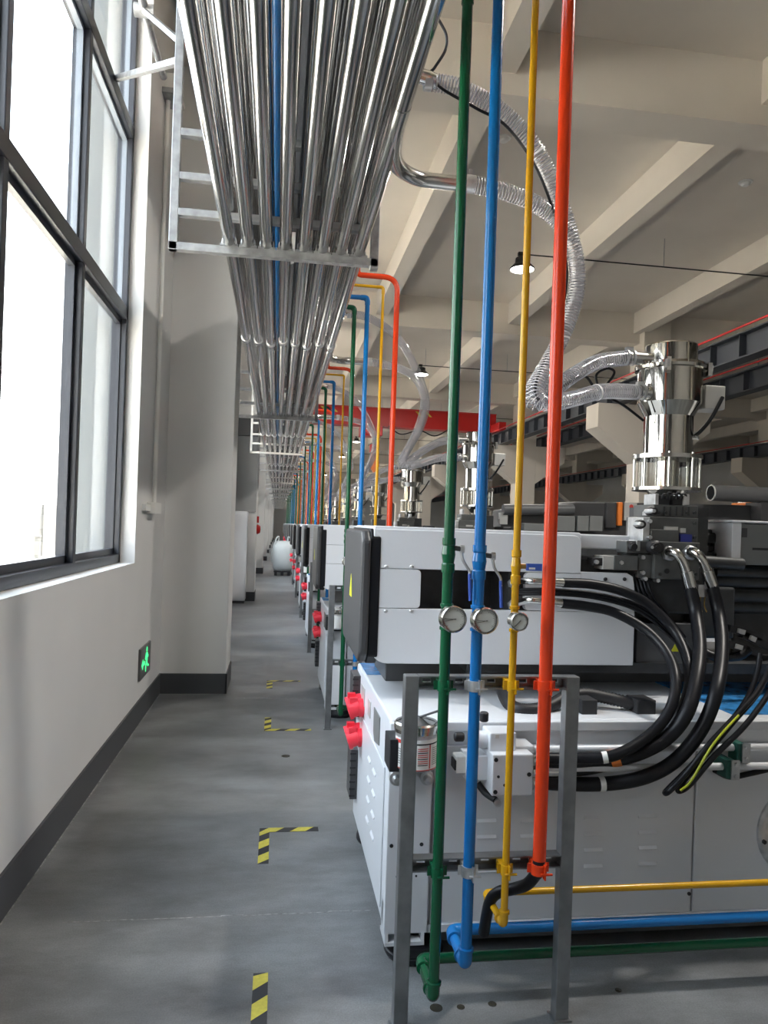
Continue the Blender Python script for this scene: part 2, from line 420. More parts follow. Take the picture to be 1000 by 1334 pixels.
# outside the windows
structure(MB().box(-120, -1.3, -60, 140, -0.3, -.02).build('outside_ground', 'outside_paving'))
yard = MB().box(-9.3, -9.0, -20, 110, -.02, 1.98).build('yard_wall', 'outside_concrete')
tag(yard, 'long grey concrete yard wall seen through the window', 'wall')
for y in range(-18, 110, 6): MB().box(-9.0, -8.94, y, y + .35, -.02, 1.98).build('wall_post', 'outside_concrete', yard)
shed = MB().box(-70, -45, -30, 139, -.05, 5.2).build('low_building', 'outside_tan'); tag(shed, 'pale tan low building far beyond the yard wall', 'building')
MB().box(-70.5, -44.6, -30.5, 139.5, 5.2, 5.6).build('roof_edge', 'outside_white', shed)
cab = empty('utility_cabinet', (-8.2, 24.6, 0)); tag(cab, 'pale rounded utility cabinet against the yard wall outside', 'cabinet')
MB().box(-8.6, -8.1, 24.3, 25.1, -.02, 1.25).build('body', 'outside_white', cab, bevel=.06)
MB().box(-8.1, -8.08, 24.4, 25.0, .1, 1.1).build('door', 'outside_concrete', cab)
st = empty('bollard', (-8.0, 26.3, 0)); tag(st, 'short dark grey post beside the utility cabinet outside', 'post')
MB().box(-8.08, -7.92, 26.2, 26.36, -.02, .8).build('shaft', 'box_grey', st, bevel=.02)
MB().box(-8.10, -7.90, 26.18, 26.38, .8, .86).build('cap', 'outside_concrete', st, bevel=.02)

# right-hand columns, crane girders, bridge crane
def column(x, y, lab):
    c = MB().box(x, x + .6, y, y + .6, 0, ZC).build('concrete_column', 'ceiling_paint', bevel=.01, origin=(x, y, 0)); tag(c, lab, 'column', 'corbelled concrete columns'); c['kind'] = 'structure'
    for s in (-1, 1):
        xa = x if s < 0 else x + .6; xb = xa + s * .95
        MB().prism([(xa, 4.27), (xb, 4.27), (xb, 3.78), (xa, 3.08)][::-s], 'y', y, y + .6).build('corbel', 'ceiling_paint', c)
for k in range(-1, 7):
    y = 6.42 + BAY * k
    if -3 < y < 70: 
        if k != 0: column(7.4, y, 'pale concrete column with paired corbels carrying the crane girders')
    if y > 13: column(16.04, y, 'pale concrete column of the farther bay carrying crane girders')
def girder(x, lab, yy0=Y0, yy1=Y1):
    g = empty('crane_girder', (x, yy0, 4.27)); tag(g, lab, 'girder')
    b = MB(); b.box(x - .13, x + .13, yy0, yy1, 4.27, 4.29); b.box(x - .13, x + .13, yy0, yy1, 4.64, 4.66); b.box(x - .007, x + .007, yy0, yy1, 4.29, 4.64)
    b.build('beam', 'girder_grey', g)
    MB().box(x - .03, x + .03, yy0, yy1, 4.66, 4.70).build('rail', 'girder_grey', g)
    MB().cyl((x - .17, yy0, 4.72), (x - .17, yy1, 4.72), .018, 8).build('power_rail', 'red_paint', g)
    sme = None
    y = max(yy0, 8.0)
    while y < 60:
        if sme is None:
            o = MB().box(x - .12, x + .12, y - .006, y + .006, 4.29, 4.64).build('stiffener', 'girder_grey', g); sme = o; ys = y
        else:
            o = sme.copy(); col.objects.link(o); o.parent = g; o.location = sme.location + V((0, y - ys, 0))
        y += .75
girder(6.9, 'dark steel crane girder with red power rail on near column corbels')
girder(8.5, 'dark steel crane girder with red rail on far side of near columns')
girder(15.5, 'dark crane girder with red rail in the farther bay')
girder(-0.02, 'dark crane girder running above the overhead pipe rack')
cg = [o for o in bpy.data.objects if o.name.startswith('crane_girder')][-1]
for yp in PIL:
    if Y0 < yp and yp + 1 < Y1: MB().prism([(-.43, 4.27), (.14, 4.27), (.14, 4.12), (-.43, 3.85)], 'y', yp + .15, yp + .45).build('bracket', 'wall_paint', wall_left)
YB = 23.6
br = empty('bridge_crane', (3.4, YB, 4.75)); tag(br, 'red bridge crane spanning the hall above the machines', 'crane')
b = MB(); b.box(-.3, 6.95, YB - .2, YB + .2, 4.80, 5.34); b.box(-.3, 6.95, YB - .24, YB + .24, 5.34, 5.37); b.box(-.3, 6.95, YB - .24, YB + .24, 4.77, 4.80)
b.build('bridge_girder', 'red_paint', br)
for x in (-.02, 6.9): 
    e = MB().box(x - .12, x + .12, YB - 1.1, YB + 1.1, 4.72, 5.0).build('end_truck', 'red_paint', br, bevel=.02)
for (x) in (1.2, 4.25):
    for j in range(3):
        xx = x + j * .16
        MB().prism([(xx, 5.32), (xx + .08, 5.32), (xx + .24, 5.16), (xx + .16, 5.16)], 'y', YB - .206, YB - .2).build('hazard_stripe', 'tape_yellow' if j % 2 == 0 else 'tape_black', br)
tr = MB().box(2.5, 3.2, YB - .35, YB + .35, 4.45, 4.76).build('trolley', 'red_paint', br, bevel=.03)
MB().cyl((2.75, YB - .5, 4.62), (2.75, YB + .5, 4.62), .14, 16).build('hoist_motor', 'red_paint', tr)
hk = MB(); hk.cyl((2.95, YB, 3.9), (2.95, YB, 4.5), .02, 8); hk.cyl((3.05, YB, 3.9), (3.05, YB, 4.5), .02, 8); hk.build('rope', 'lamp_black', tr)
hb = MB(); hb.prism([(2.88, 3.95), (3.12, 3.95), (3.16, 3.5), (3.0, 3.28), (2.86, 3.5)], 'y', YB - .12, YB + .12); hb.build('hook_block', 'hook_orange', br, bevel=.03)
MB().box(2.84, 3.14, YB - .14, YB + .14, 3.95, 4.2).build('rope_guard', 'red_paint', br, bevel=.03)
MB().tube(catmull([(3.4, YB - .26, 4.8), (3.8, YB - .26, 4.55), (4.4, YB - .26, 4.7), (4.9, YB - .26, 4.55), (5.4, YB - .26, 4.8)]), .02, 6).build('festoon_cable', 'lamp_black', br)

# high-bay lamps on conduit
def lamp(x, y, lab):
    z = 5.55
    r = empty('highbay_lamp', (x, y, z)); tag(r, lab, 'lamp', 'high-bay lamps hanging under the ceiling')
    MB().lathe((x, y, z), [(.19, 0), (.185, .025), (.125, .085), (.11, .09), (.105, .17), (.07, .185), (0.02, .19)], 28).build('housing', 'lamp_black', r)
    MB().lathe((x, y, z - .02), [(.0, -.005), (.10, -.002), (.175, .018)], 28).build('diffuser', 'lamp_glow', r)
    MB().cyl((x, y, z + .185), (x, y, z + .235), .02, 8).build('stem', 'lamp_black', r)
    MB().box(x - .07, x + .02, y - .03, y + .03, z + .21, z + .26).build('junction_box', 'lamp_black', r)
    MB().cyl((x, y, z + .235), (x + 8.2, y, z + .235), .011, 6).build('conduit', 'lamp_black', r)
    for xx in (x + 2.3, x + 6.5, x + .1): MB().cyl((xx, y, z + .235), (xx, y, ZC), .005, 5).build('hanger_rod', 'galvanised', r)
    L = bpy.data.lights.new('lamp_light', 'AREA'); L.shape = 'DISK'; L.size = .32; L.energy = LAMP_W; L.color = (1.0, .95, .88)
    o = bpy.data.objects.new('lamp_light' if y > 6 else 'lamp_light_offscreen', L); col.objects.link(o); o.location = (x, y, z - .04)
for k in range(-2, 7):
    y = 10.85 + BAY * k
    if y < Y0 + 1: continue
    if y < Y1: lamp(3.55, y, 'black high-bay lamp over the machine row, %s from the window-braced rack end' % ORD[k + 1])
for (x, y) in ((5.9, 8.9), (2.5, 8.5), (3.3, 16.5)):
    s = empty('smoke_detector', (x, y, ZC)); tag(s, 'small round white smoke detector on the ceiling slab', 'detector', 'smoke detectors on the ceiling')
    MB().lathe((x, y, ZC - .05), [(.04, 0), (.06, .02), (.065, .05)], 18).build('body', 'label_white', s)
    MB().lathe((x, y, ZC - .012), [(.085, 0), (.09, .012)], 18).build('base', 'label_white', s)
# fire pipe under slab, farther bay
fp = empty('sprinkler_pipe', (9.6, 7, 4.9)); tag(fp, 'thin grey sprinkler main hung below the slab in the farther bay', 'pipe')
MB().cyl((10.4, Y0, 5.05), (10.4, Y1, 5.05), .035, 8).build('main', 'galvanised', fp)
for k in range(12): MB().cyl((10.4, 3 + k * 4, 5.05), (10.4, 3 + k * 4, 5.82), .012, 6).build('drop_rod', 'galvanised', fp)

# ------------------------------------------------------------------ overhead pipe rack
PR = .029; NP = 8; PX0, PDX = -.281, .0904
BARZ = [2.85, 3.016, 3.19, 3.40]
RACKY = [3.65, 9.3, 14.0, 18.6, 24.1, 28.4, 32.9, 37.4, 42.1, 48.0, 51.5, 56.2, 60.9, 65.6]
LAY = ['lowest', 'second', 'third', 'top']
coup = None
for li, bz in enumerate(BARZ):
    zc = bz + .036 + PR
    for i in range(NP):
        if li == 2 and i in (4,): continue
        x = PX0 + PDX * i
        p_ = MB().tube([(x, -2.9, zc), (x, 1, zc), (x, 20, zc), (x, 71, zc)], PR, 14).build('conveying_pipe', 'stainless_pipe', origin=(x, 0, zc))
        tag(p_, 'stainless conveying pipe, %s from the window side in the %s rack layer' % (ORD[i], LAY[li]), 'pipe', 'pipes in the %s rack layer' % LAY[li])
        if li == 0:
            for yy in (5.55, 11.4, 17.3):
                y_ = yy + (i % 3) * .05
                MB().lathe((x, y_, zc), [(PR + .001, -.03), (PR + .006, -.028), (PR + .006, .028), (PR + .001, .03)], 14, axis=(0, 1, 0)).build('coupling', 'zinc', p_)
bp = MB().tube([(PX0 + PDX * 2.5, -2.9, BARZ[1] + .055), (PX0 + PDX * 2.5, 71, BARZ[1] + .055)], .015, 10).build('blue_air_line', 'blue_paint', origin=(0, 0, BARZ[1])); tag(bp, 'thin blue line threaded between the stainless pipes in the rack', 'pipe')
ct = MB().box(PX0 + PDX * 4 - .035, PX0 + PDX * 4 + .035, -2.9, 71, BARZ[2] + .036, BARZ[2] + .08).build('cable_duct', 'girder_grey', origin=(0, 0, BARZ[2])); tag(ct, 'dark grey flat cable duct running inside the pipe rack', 'cable duct')
def rack(y, lab, white=False, full=True):
    g = 'galvanised' if not white else 'label_white'
    r = empty('pipe_rack', (-.545, y, 2.85)); tag(r, lab, 'rack', 'hanging pipe racks along the aisle')
    MB().box(-.566, -.525, y, y + .041, 2.85, ZC).build('post', g, r, bevel=.003)
    MB().box(.410, .451, y, y + .041, 2.835, 3.60).build('post', g, r, bevel=.003)
    for bz in BARZ:
        if full and bz < 2.86:          # slotted channel: the slots are open pockets
            b = MB(); b.box(-.566, .451, y, y + .041, bz + .014, bz + .036); b.box(-.566, .451, y, y + .012, bz, bz + .014); b.box(-.566, .451, y + .023, y + .041, bz, bz + .014)
            xe = -.566
            for i in range(9): x = -.23 + i * .075; b.box(xe, x, y + .012, y + .023, bz, bz + .014); xe = x + .035
            b.box(xe, .451, y + .012, y + .023, bz, bz + .014); b.build('rung', g, r); continue
        MB().box(-.525 if bz > 2.86 else -.566, .451 if bz < 2.86 else .41, y, y + .041, bz, bz + .036).build('rung', g, r, bevel=.003)
    if full:
        for i in range(NP):
            x = PX0 + PDX * i; zc = BARZ[0] + .036 + PR; pts = []
            for a in range(-1, 10):
                an = math.pi * a / 8; pts.append((x + math.cos(an) * (PR + .003), y + .012, zc + math.sin(an) * (PR + .003)))
            pts = [(x + PR + .003, y + .012, BARZ[0] + .03)] + pts[1:-1] + [(x - PR - .003, y + .012, BARZ[0] + .03)]
            MB().tube(pts, .004, 6).build('pipe_clamp', 'zinc', r)
            MB().box(x - PR - .014, x + PR + .014, y - .004, y + .0, BARZ[0] + .036, BARZ[0] + .048).build('clamp_foot', 'galvanised', r)
    return r
for i, y in enumerate(RACKY):
    r = rack(y, 'galvanised ladder-like rack braced to the window, carrying the pipes' if i == 0 else 'galvanised ladder-like pipe rack, %s from the window-braced one' % ORD[i], white=(i in (2, 4)), full=i < 2)
    if i == 2 or i == 4: r['label'] = 'white ladder-like pipe rack, %s from the window-braced one' % ORD[i]
    if i == 0:
        a = at(232, 80, 3.67); c = atX(149, 103, XW - .12)
        MB().bar(a, c, .03, .03).build('wall_brace', 'galvanised', r)
        a2 = at(232, 52, 3.67); c2 = atX(188, 14, -.91)
        MB().bar(a2, c2, .025, .025).build('wall_brace', 'galvanised', r)

# conduit with bracket on the left wall
cw = empty('wall_conduit', atX(200, 655, -.97)); tag(cw, 'thin grey conduit running down the wall to a small switch box', 'conduit')
a, c = atX(217, 115, -.975), atX(202, 655, -.975)
ym = (a.y + c.y) / 2
MB().cyl((-.972, ym, a.z), (-.972, ym, c.z), .017, 10).build('conduit', 'label_white', cw)
MB().box(-1.0, -.935, ym - .16, ym + .13, c.z - .09, c.z + .0).build('switch_box', 'label_white', cw, bevel=.006)
MB().box(-1.0, -.97, ym - .36, ym - .15, c.z - .07, c.z - .02).build('spur', 'label_white', cw)
pl = MB(); pl.box(-1.0, -.90, ym - .02, ym - .01, a.z - .01, a.z + .15); pl.build('bracket_plate', 'label_white', cw, bevel=.002)
for dz in (.02, .12): MB().cyl((-.915, ym - .026, a.z + dz), (-.915, ym - .018, a.z + dz), .008, 6).build('bolt', 'zinc', cw)
MB().box(-1.0, -.86, ym - .12, ym + .12, a.z - .06, a.z - .02).build('bracket_foot', 'galvanised', cw)
r0_, r1_ = atX(213, 100, -.93), atX(183, -8, -.93)
MB().cyl(r0_, r1_, .026, 12).build('riser', 'galvanised', cw)
q = atX(188, 14, -.93)
MB().cyl(q + V((-.06, 0, 0)), q + V((.06, 0, 0)), .04, 10).build('pipe_clamp', 'zinc', cw)

# exit sign on the wall
sg_y0, sg_y1 = 5.72, 6.16
es = empty('exit_sign', (XW, sg_y0, .36)); tag(es, 'low dark exit sign with glowing green running figure on the wall', 'sign')
MB().box(XW, XW + .018, sg_y0, sg_y1, .33, .57).build('panel', 'sign_dark', es, bevel=.004)
mk = MB(); xx0, xx1 = XW + .018, XW + .020
def yz(poly): mk.prism([(sg_y0 + .44 * u, .33 + .24 * v) for u, v in poly], 'x', xx0, xx1)
yz([(.10, .45), (.22, .62), (.22, .52), (.40, .52), (.40, .40), (.22, .40), (.22, .28)])
yz([(.58 + .05 * math.cos(t_ * .7), .84 + .08 * math.sin(t_ * .7)) for t_ in range(9)])
yz([(.50, .74), (.62, .74), (.66, .46), (.56, .44)]); yz([(.50, .74), (.42, .56), (.46, .52), (.56, .70)]); yz([(.62, .74), (.74, .60), (.72, .54), (.60, .64)])
yz([(.56, .46), (.46, .34), (.48, .14), (.53, .14), (.53, .32), (.62, .44)]); yz([(.60, .46), (.68, .34), (.80, .28), (.80, .22), (.66, .26), (.60, .38)])
mk.build('pictogram', 'sign_green', es)

# white electrical cabinet in front of second pilaster
wc = empty('electrical_cabinet', (-.75, 14.3, 0)); tag(wc, 'tall white electrical cabinet standing before the second pilaster', 'cabinet')
MB().box(-.98, -.58, 14.3, 14.74, .05, 1.76).build('body', 'white_enamel', wc, bevel=.01)
MB().box(-.96, -.60, 14.285, 14.30, .10, 1.72).build('door', 'white_enamel', wc, bevel=.005)
MB().box(-.97, -.59, 14.32, 14.72, 0, .05).build('plinth', 'dark_plate', wc)
rr = empty('alarm_bell', (-.40, 14.95, 1.4)); tag(rr, 'small red alarm bell on the second pilaster beside the cabinet', 'bell')
MB().lathe((-.42, 15.0, 1.42), [(.09, 0), (.10, .02), (.07, .07), (0, .08)], 20, axis=(1, 0, 0)).build('gong', 'red_paint', rr)
MB().box(-.42, -.38, 14.95, 15.05, 1.55, 1.68).build('box', 'red_paint', rr)
gp = empty('grey_panel', (-.70, 14.76, 1.8)); tag(gp, 'dark grey steel panel with bolted top bracket above the cabinet', 'panel')
MB().box(-.96, -.44, 14.74, 14.78, 1.76, 3.25).build('sheet', 'panel_grey', gp)
MB().prism([(-.96, 3.25), (-.44, 3.25), (-.44, 3.6), (-.96, 3.6)], 'y', 14.70, 14.78).build('bracket', 'grey_enamel', gp, bevel=.01)
MB().box(-.99, -.96, 14.68, 14.78, 1.76, 3.6).build('upright', 'grey_enamel', gp)

# hazard tape on the floor
def tape(x0, x1, y0, y1, lab):
    r = MB().box(x0, x1, y0, y1, -.002, .0012).build('hazard_tape', 'tape_black', origin=(x0, y0, 0)); tag(r, lab, 'tape', None)
    horiz = (x1 - x0) > (y1 - y0); L = (x1 - x0) if horiz else (y1 - y0); wd = (y1 - y0) if horiz else (x1 - x0)
    st_ = .15; k = int(L / st_) + 2
    for i in range(-1, k):
        u0 = i * st_; u1 = u0 + st_ * .52; sh = wd * .9
        quad = [(u0, 0), (u1, 0), (u1 + sh, wd), (u0 + sh, wd)]
        quad = [(min(max(u, 0), L), v) for u, v in quad]
        if len(set(quad)) < 3 or max(q_[0] for q_ in quad) - min(q_[0] for q_ in quad) < .01: continue
        pts = [(x0 + u, y0 + v) for u, v in quad] if horiz else [(x0 + v, y0 + u) for u, v in quad]
        if not horiz: pts = pts[::-1]
        MB().prism(pts[::-1], 'z', .0012, .0018).build('yellow_stripe', 'tape_yellow', r)
    return r
tape(-.031, .019, 2.02, 2.565, 'single straight strip of black and yellow tape on bare floor before the joint')
tape(-.039, .010, 3.39, 3.735, 'short leg of the taped corner next to the floor joint')
tape(-.039, .256, 3.735, 3.785, 'long leg of the taped corner next to the floor joint, towards the machine')
tape(-.05, .0, 5.61, 5.94, 'short leg of worn taped corner by the second pipe stand')
tape(-.05, .30, 5.56, 5.61, 'long leg of worn taped corner running to the second pipe stand foot')
tape(-.055, .0, 6.98, 7.30, 'worn short strip of tape level with the first pilaster')
tape(-.055, .27, 7.30, 7.345, 'worn long strip of tape level with the first pilaster')

# ------------------------------------------------------------------ the machine (built at its first place)
BX0, BX1, BY0, BY1, BZ = .425, 5.4, 2.60, 3.72, .857
mach = empty('moulding_machine', (BX0, BY0, 0))
body = MB(); body.box(BX0, BX1, BY0 + .02, BY1, .10, BZ); body.build('base_body', 'white_enamel', mach, bevel=.008)
MB().box(BX0 + .05, BX1, BY0 + .06, BY1 - .05, .03, .10).build('under_frame', 'grey_enamel', mach)  # dark box stands in for the shade under the base
colx1 = at(561, 1050, BY0).x
MB().box(BX0 - .004, colx1, BY0 - .012, BY0 + .02, .10, BZ - .004).build('corner_post', 'white_enamel', mach, bevel=.004)
xr = at(904, 1100, BY0).x
def louvre_mesh(x, y, z, L, axis):
    m_ = MB()
    if axis == 'x': m_.prism([(y, z), (y - .006, z + .003), (y, z + .014)][::-1], 'x', x, x + L)
    else: m_.prism([(x, z), (x - .006, z + .003), (x, z + .014)], 'y', y, y + L)
    return m_
fp_ = MB().box(colx1 + .012, xr - .004, BY0 + .006, BY0 + .02, .125, BZ - .09).build('front_panel', 'white_enamel', mach, bevel=.003)
MB().box(xr + .004, BX1, BY0 + .006, BY0 + .02, .125, BZ - .09).build('front_panel', 'white_enamel', mach, bevel=.003)
MB().box(colx1, BX1, BY0 - .004, BY0 + .02, .095, .125).build('skirt', 'white_enamel', mach, bevel=.003)
MB().box(colx1, BX1, BY0 - .012, BY0 + .02, BZ - .035, BZ).build('ledge', 'white_enamel', mach, bevel=.004)
for (px, pys) in ((634, (1070, 1091, 1113, 1135)), (690, (1070, 1090)), (773, (1066, 1087, 1108, 1129)), (844, (1064, 1085, 1105, 1126))):
    for py in pys:
        c = at(px, py, BY0); louvre_mesh(c.x - .036, BY0 + .006, c.z - .007, .072, 'x').build('louvre', 'white_enamel', fp_)
for (px, py) in ((898, 1165), (570, 1172)):
    c = at(px, py, BY0); MB().cyl((c.x, BY0 + .002, c.z), (c.x, BY0 + .01, c.z), .007, 10).build('screw', 'black_plastic', mach)
for (px, py) in ((509, 1100), (548, 1098), (516, 1140), (541, 1139)):
    c = at(px, py, BY0); MB().cyl((c.x, BY0 - .014, c.z), (c.x, BY0 - .005, c.z), .007 if py < 1120 else .004, 10).build('screw_hole', 'black_plastic', mach)
# round flange on the front panel
c = at(1040, 1083, BY0); fl = MB().lathe((c.x, BY0 + .008, c.z), [(.175, 0), (.175, .012), (.165, .018), (.15, .018), (.15, .010), (0, .010)], 40, axis=(0, -1, 0)).build('access_flange', 'zinc', mach)
for a in range(8):
    an = a * math.pi / 4 + .2; MB().cyl((c.x + .158 * math.cos(an), BY0 - .01, c.z + .158 * math.sin(an)), (c.x + .158 * math.cos(an), BY0 - .018, c.z + .158 * math.sin(an)), .009, 6).build('bolt', 'black_plastic', fl)
# end panel details (facing the aisle)
ep = MB().box(BX0 - .006, BX0, BY0 + .10, BY1 - .22, .14, .66).build('end_panel', 'white_enamel', mach, bevel=.003)
for j, (yy, zz) in enumerate([(BY0 + .30 + .16 * cc, .30 + .085 * rr_) for cc in range(2) for rr_ in range(4)] + [(BY0 + .30, .64 - .0)][:0]):
    louvre_mesh(BX0 - .006, yy, zz, .08, 'y').build('louvre', 'white_enamel', ep)
MB().prism([(BY0 + .27, .80), (BY0 + .44, .80), (BY0 + .44, .70), (BY0 + .40, .67), (BY0 + .27, .69)], 'x', BX0 - .004, BX0).build('name_plate', 'box_grey', mach)
MB().box(BX0 - .004, BX0, BY0 + .56, BY0 + .64, .72, .79).build('sticker', 'plate_silver', mach)
MB().box(BX0 - .004, BX0, BY0 + .78, BY0 + .90, .70, .80).build('sticker', 'plate_silver', mach)
for (ya, za, zb) in ((BY1 - .09, .62, .82), (BY1 - .09, .22, .46)):
    gr = MB().box(BX0 - .035, BX0, ya - .06, ya + .10, za, zb).build('vent_cowl', 'dark_plate', mach)
    for k in range(7):
        z = za + (zb - za) * (k + .5) / 7; MB().box(BX0 - .038, BX0 - .01, ya - .062, ya - .058, z - .006, z + .004).build('fin', 'black_plastic', gr)  # black strips stand in for the shaded gaps of the vent
for z in (.565, .705):
    for dy in (0, .10):
        c0 = V((BX0, BY1 - .30 + dy, z))
        so = MB().cyl(c0, c0 + V((-.025, 0, -.003)), .042, 20).cyl(c0 + V((-.02, 0, 0)), c0 + V((-.058, 0, -.014)), .036, 20).build('power_socket', 'socket_red', mach)
        MB().cyl(c0 + V((-.054, 0, -.013)), c0 + V((-.07, 0, -.018)), .041, 20).build('socket_lid', 'socket_red', so)
        MB().box(c0.x - .066, c0.x - .03, c0.y - .014, c0.y + .014, z + .02, z + .045).build('hinge', 'socket_red', so)
# corner bracket and feet
for (fx) in (BX0 + .12, 3.0, 5.2):
    for fy in (BY0 + .06, BY1 - .1):
        MB().lathe((fx, fy, 0), [(.105, 0), (.11, .01), (.11, .022), (.105, .026), (.108, .03), (.10, .055), (.04, .06), (.04, .11)], 28).build('levelling_foot', 'black_rubber', mach)
bk = MB(); x0, x1 = BX0 + .0, at(552, 1190, BY0).x
bk.box(x0, x1, BY0 - .02, BY0 + .1, .062, .075); bk.prism([(BY0 - .02, .062), (BY0 + .0, .19), (BY0 + .08, .19), (BY0 + .08, .062)], 'x', x0, x0 + .012)
bk.prism([(BY0 - .02, .062), (BY0 + .0, .19), (BY0 + .08, .19), (BY0 + .08, .062)], 'x', x1 - .012, x1); bk.build('corner_bracket', 'white_enamel', mach)
# blue film on top
MB().box(BX0 + .01, BX0 + .22, BY1 - .30, BY1 - .02, BZ, BZ + .003).build('protective_film', 'film_blue', mach)
MB().box(1.80, 2.6, BY0 + .08, BY1 - .1, BZ, BZ + .004).build('protective_film', 'film_blue', mach)
# slide beams under the cover
MB().box(.50, 3.6, 3.28, 3.64, BZ, 1.0).build('slide_block', 'grey_enamel', mach, bevel=.005)
MB().box(.80, 3.6, 3.0, 3.28, .955, 1.0).build('guide_rail', 'castiron_grey', mach)
# ---- upper cover
CY, CYB, CZ0, CZ1 = 2.95, 3.68, .998, 1.555
cx0 = .385; cxs = at(548, 760, CY).x; cxr = at(684, 760, CY).x; cxe = at(757, 720, CY).x; cxp = at(826, 820, CY).x
zt = at(548, 742, CY).z; zb_ = at(548, 793, CY).z
core = MB().box(cx0 + .02, cxe - .02, CY + .30, CYB, CZ0 + .02, CZ1 - .012).build('cover_core', 'castiron_grey', mach)
MB().pbox(662, 744, 702, 800, CY + .035, .26).build('port_block', 'castiron_grey', mach)
rd = .05
def rounded(x0, x1, z0, z1, corners, r=.05, k=6):
    pts = []
    for (cx, cz, a0, key) in ((x1, z1, 0, 'tr'), (x0, z1, 90, 'tl'), (x0, z0, 180, 'bl'), (x1, z0, 270, 'br')):
        if key in corners:
            ox = cx - r if 'r' in key else cx + r; oz = cz - r if 't' in key else cz + r
            for i in range(k + 1):
                a = math.radians(a0 + 90 * i / k); pts.append((ox + r * math.cos(a), oz + r * math.sin(a)))
        else: pts.append((cx, cz))
    return pts
MB().prism(rounded(cx0, cxe, zt + .001, CZ1 - .012, ('tr',), .035), 'y', CY, CY + .03).build('upper_panel', 'white_enamel', mach, bevel=.003)
MB().prism(rounded(cx0, cxs, zb_ + .001, zt - .001, ('tr', 'br'), .018), 'y', CY, CY + .03).build('hatch', 'white_enamel', mach, bevel=.002)
MB().prism(rounded(cxr, cxe, zb_ + .001, zt - .001, ('tl', 'bl'), .018), 'y', CY, CY + .03).build('side_panel', 'white_enamel', mach, bevel=.002)
MB().prism(rounded(cx0, cxp, CZ0, zb_ - .001, ('bl',), .07), 'y', CY, CY + .03).build('lower_panel', 'white_enamel', mach, bevel=.003)
zs_ = at(790, 746, CY).z
MB().prism([(cxe - .001, zb_ - .001), (cxp, zb_ - .001), (cxp, zs_ - .09), (cxp - .012, zs_ - .015), (cxp - .04, zs_), (cxe - .001, zs_)][::-1], 'y', CY + .002, CY + .028).build('side_plate', 'white_enamel', mach, bevel=.003)
MB().prism(rounded(cx0, cxe, CZ1 - .03, CZ1, ('tr', 'tl'), .012), 'y', CY + .006, CYB).build('cover_top', 'white_enamel', mach, bevel=.004)
MB().box(cxe - .02, at(840, 700, CY + .12).x, CY + .12, CYB, at(800, 716, CY + .12).z, CZ1 - .005).build('rear_cover', 'white_enamel', mach, bevel=.006)
MB().box(cxe, cxp + .06, CY + .10, CYB - .05, CZ0 + .02, zs_ + .05).build('recess_core', 'castiron_grey', mach)
for (px, py) in ((503, 738), (536, 738), (502, 796), (535, 796), (788, 754.5), (813, 754.5)):
    c = at(px, py, CY); MB().lathe((c.x, CY, c.z), [(.008, 0), (.008, .004), (.004, .007), (0, .007)], 12, axis=(0, -1, 0)).build('cover_bolt', 'zinc' if px < 600 else 'black_plastic', mach)
# dark end plate with black rim
MB().prism([(CY - .02 + u, v) for u, v in [(0.04, CZ1 - .02), (.0, CZ1 - .06), (.0, CZ0 + .04), (.05, CZ0), (.70, CZ0 + .01), (.74, CZ0 + .05), (.74, CZ1 - .05), (.70, CZ1 - .015)]], 'x', cx0 - .05, cx0 - .012).build('end_plate', 'dark_plate', mach, bevel=.012)
ri = MB().prism([(CY - .005 + u, v) for u, v in [(0.03, CZ1 - .012), (.0, CZ1 - .05), (.0, CZ0 + .03), (.05, CZ0 - .008), (.70, CZ0), (.73, CZ0 + .05), (.73, CZ1 - .05), (.70, CZ1 - .01)]], 'x', cx0 - .014, cx0 + .03).build('end_seal', 'black_rubber', mach, bevel=.006)
cc = V((cx0 - .05, CY + .36, 1.28))
MB().prism([(cc.y - .05, 1.235), (cc.y + .05, 1.235), (cc.y, 1.335)], 'x', cx0 - .0515, cx0 - .0495).build('warning_sign', 'sign_yellow', mach)
# ---- valve block
HY = CY - .10; PATHS = []
def hose(pts, r, name='hydraulic_hose', material='black_rubber', n=14, parent=mach, k=8):
    o = MB().tube(catmull(pts, k), r, n).build(name, material, parent); PATHS.append((catmull(pts, k), r, o)); return o
vb = MB().pbox(852, 706, 911, 755, CY - .02, .28).build('valve_block', 'valve_grey', mach, bevel=.004)
def part(name, material, rects, parent, bevel=.003):
    for (x0, y0, x1, y1, Y, d) in rects:
        MB().pbox(x0, y0, x1, y1, Y, d).build(name, material, parent, bevel=bevel)
part('valve_body', 'valve_grey', [(846, 674, 909, 706, CY + .01, .22), (851, 658, 909, 674, CY + .03, .18), (831, 722, 853, 753, CY, .2), (816, 705, 850, 721, CY - .01, .1)], vb)
part('valve_plug', 'black_plastic', [(857, 645, 872, 658, CY + .04, .1), (876, 646, 890, 658, CY + .04, .1)], vb)
part('valve_flange', 'zinc', [(837, 674, 846, 705, CY, .14), (829, 704, 834, 718, CY - .015, .08), (848, 666, 852, 672, CY, .08), (853, 643, 858, 658, CY + .03, .1), (890, 644, 898, 658, CY + .03, .1), (858, 693, 863, 706, CY, .01)], vb)
part('solenoid', 'valve_grey', [(800, 724, 831, 743, CY - .01, .12), (848, 690, 884, 706, CY - .01, .02)], vb)
part('solenoid_cap', 'black_plastic', [(772, 727, 786, 737, CY, .06)], vb)
part('solenoid_body', 'plate_silver', [(785, 724, 800, 742, CY - .005, .09)], vb)
part('rating_plate', 'label_blue', [(886, 696, 901, 706, CY - .004, .012)], vb, 0)
part('nameplate', 'plate_silver', [(866, 686, 883, 691, CY - .004, .012), (886, 688, 893, 694, CY - .004, .012)], vb, 0)
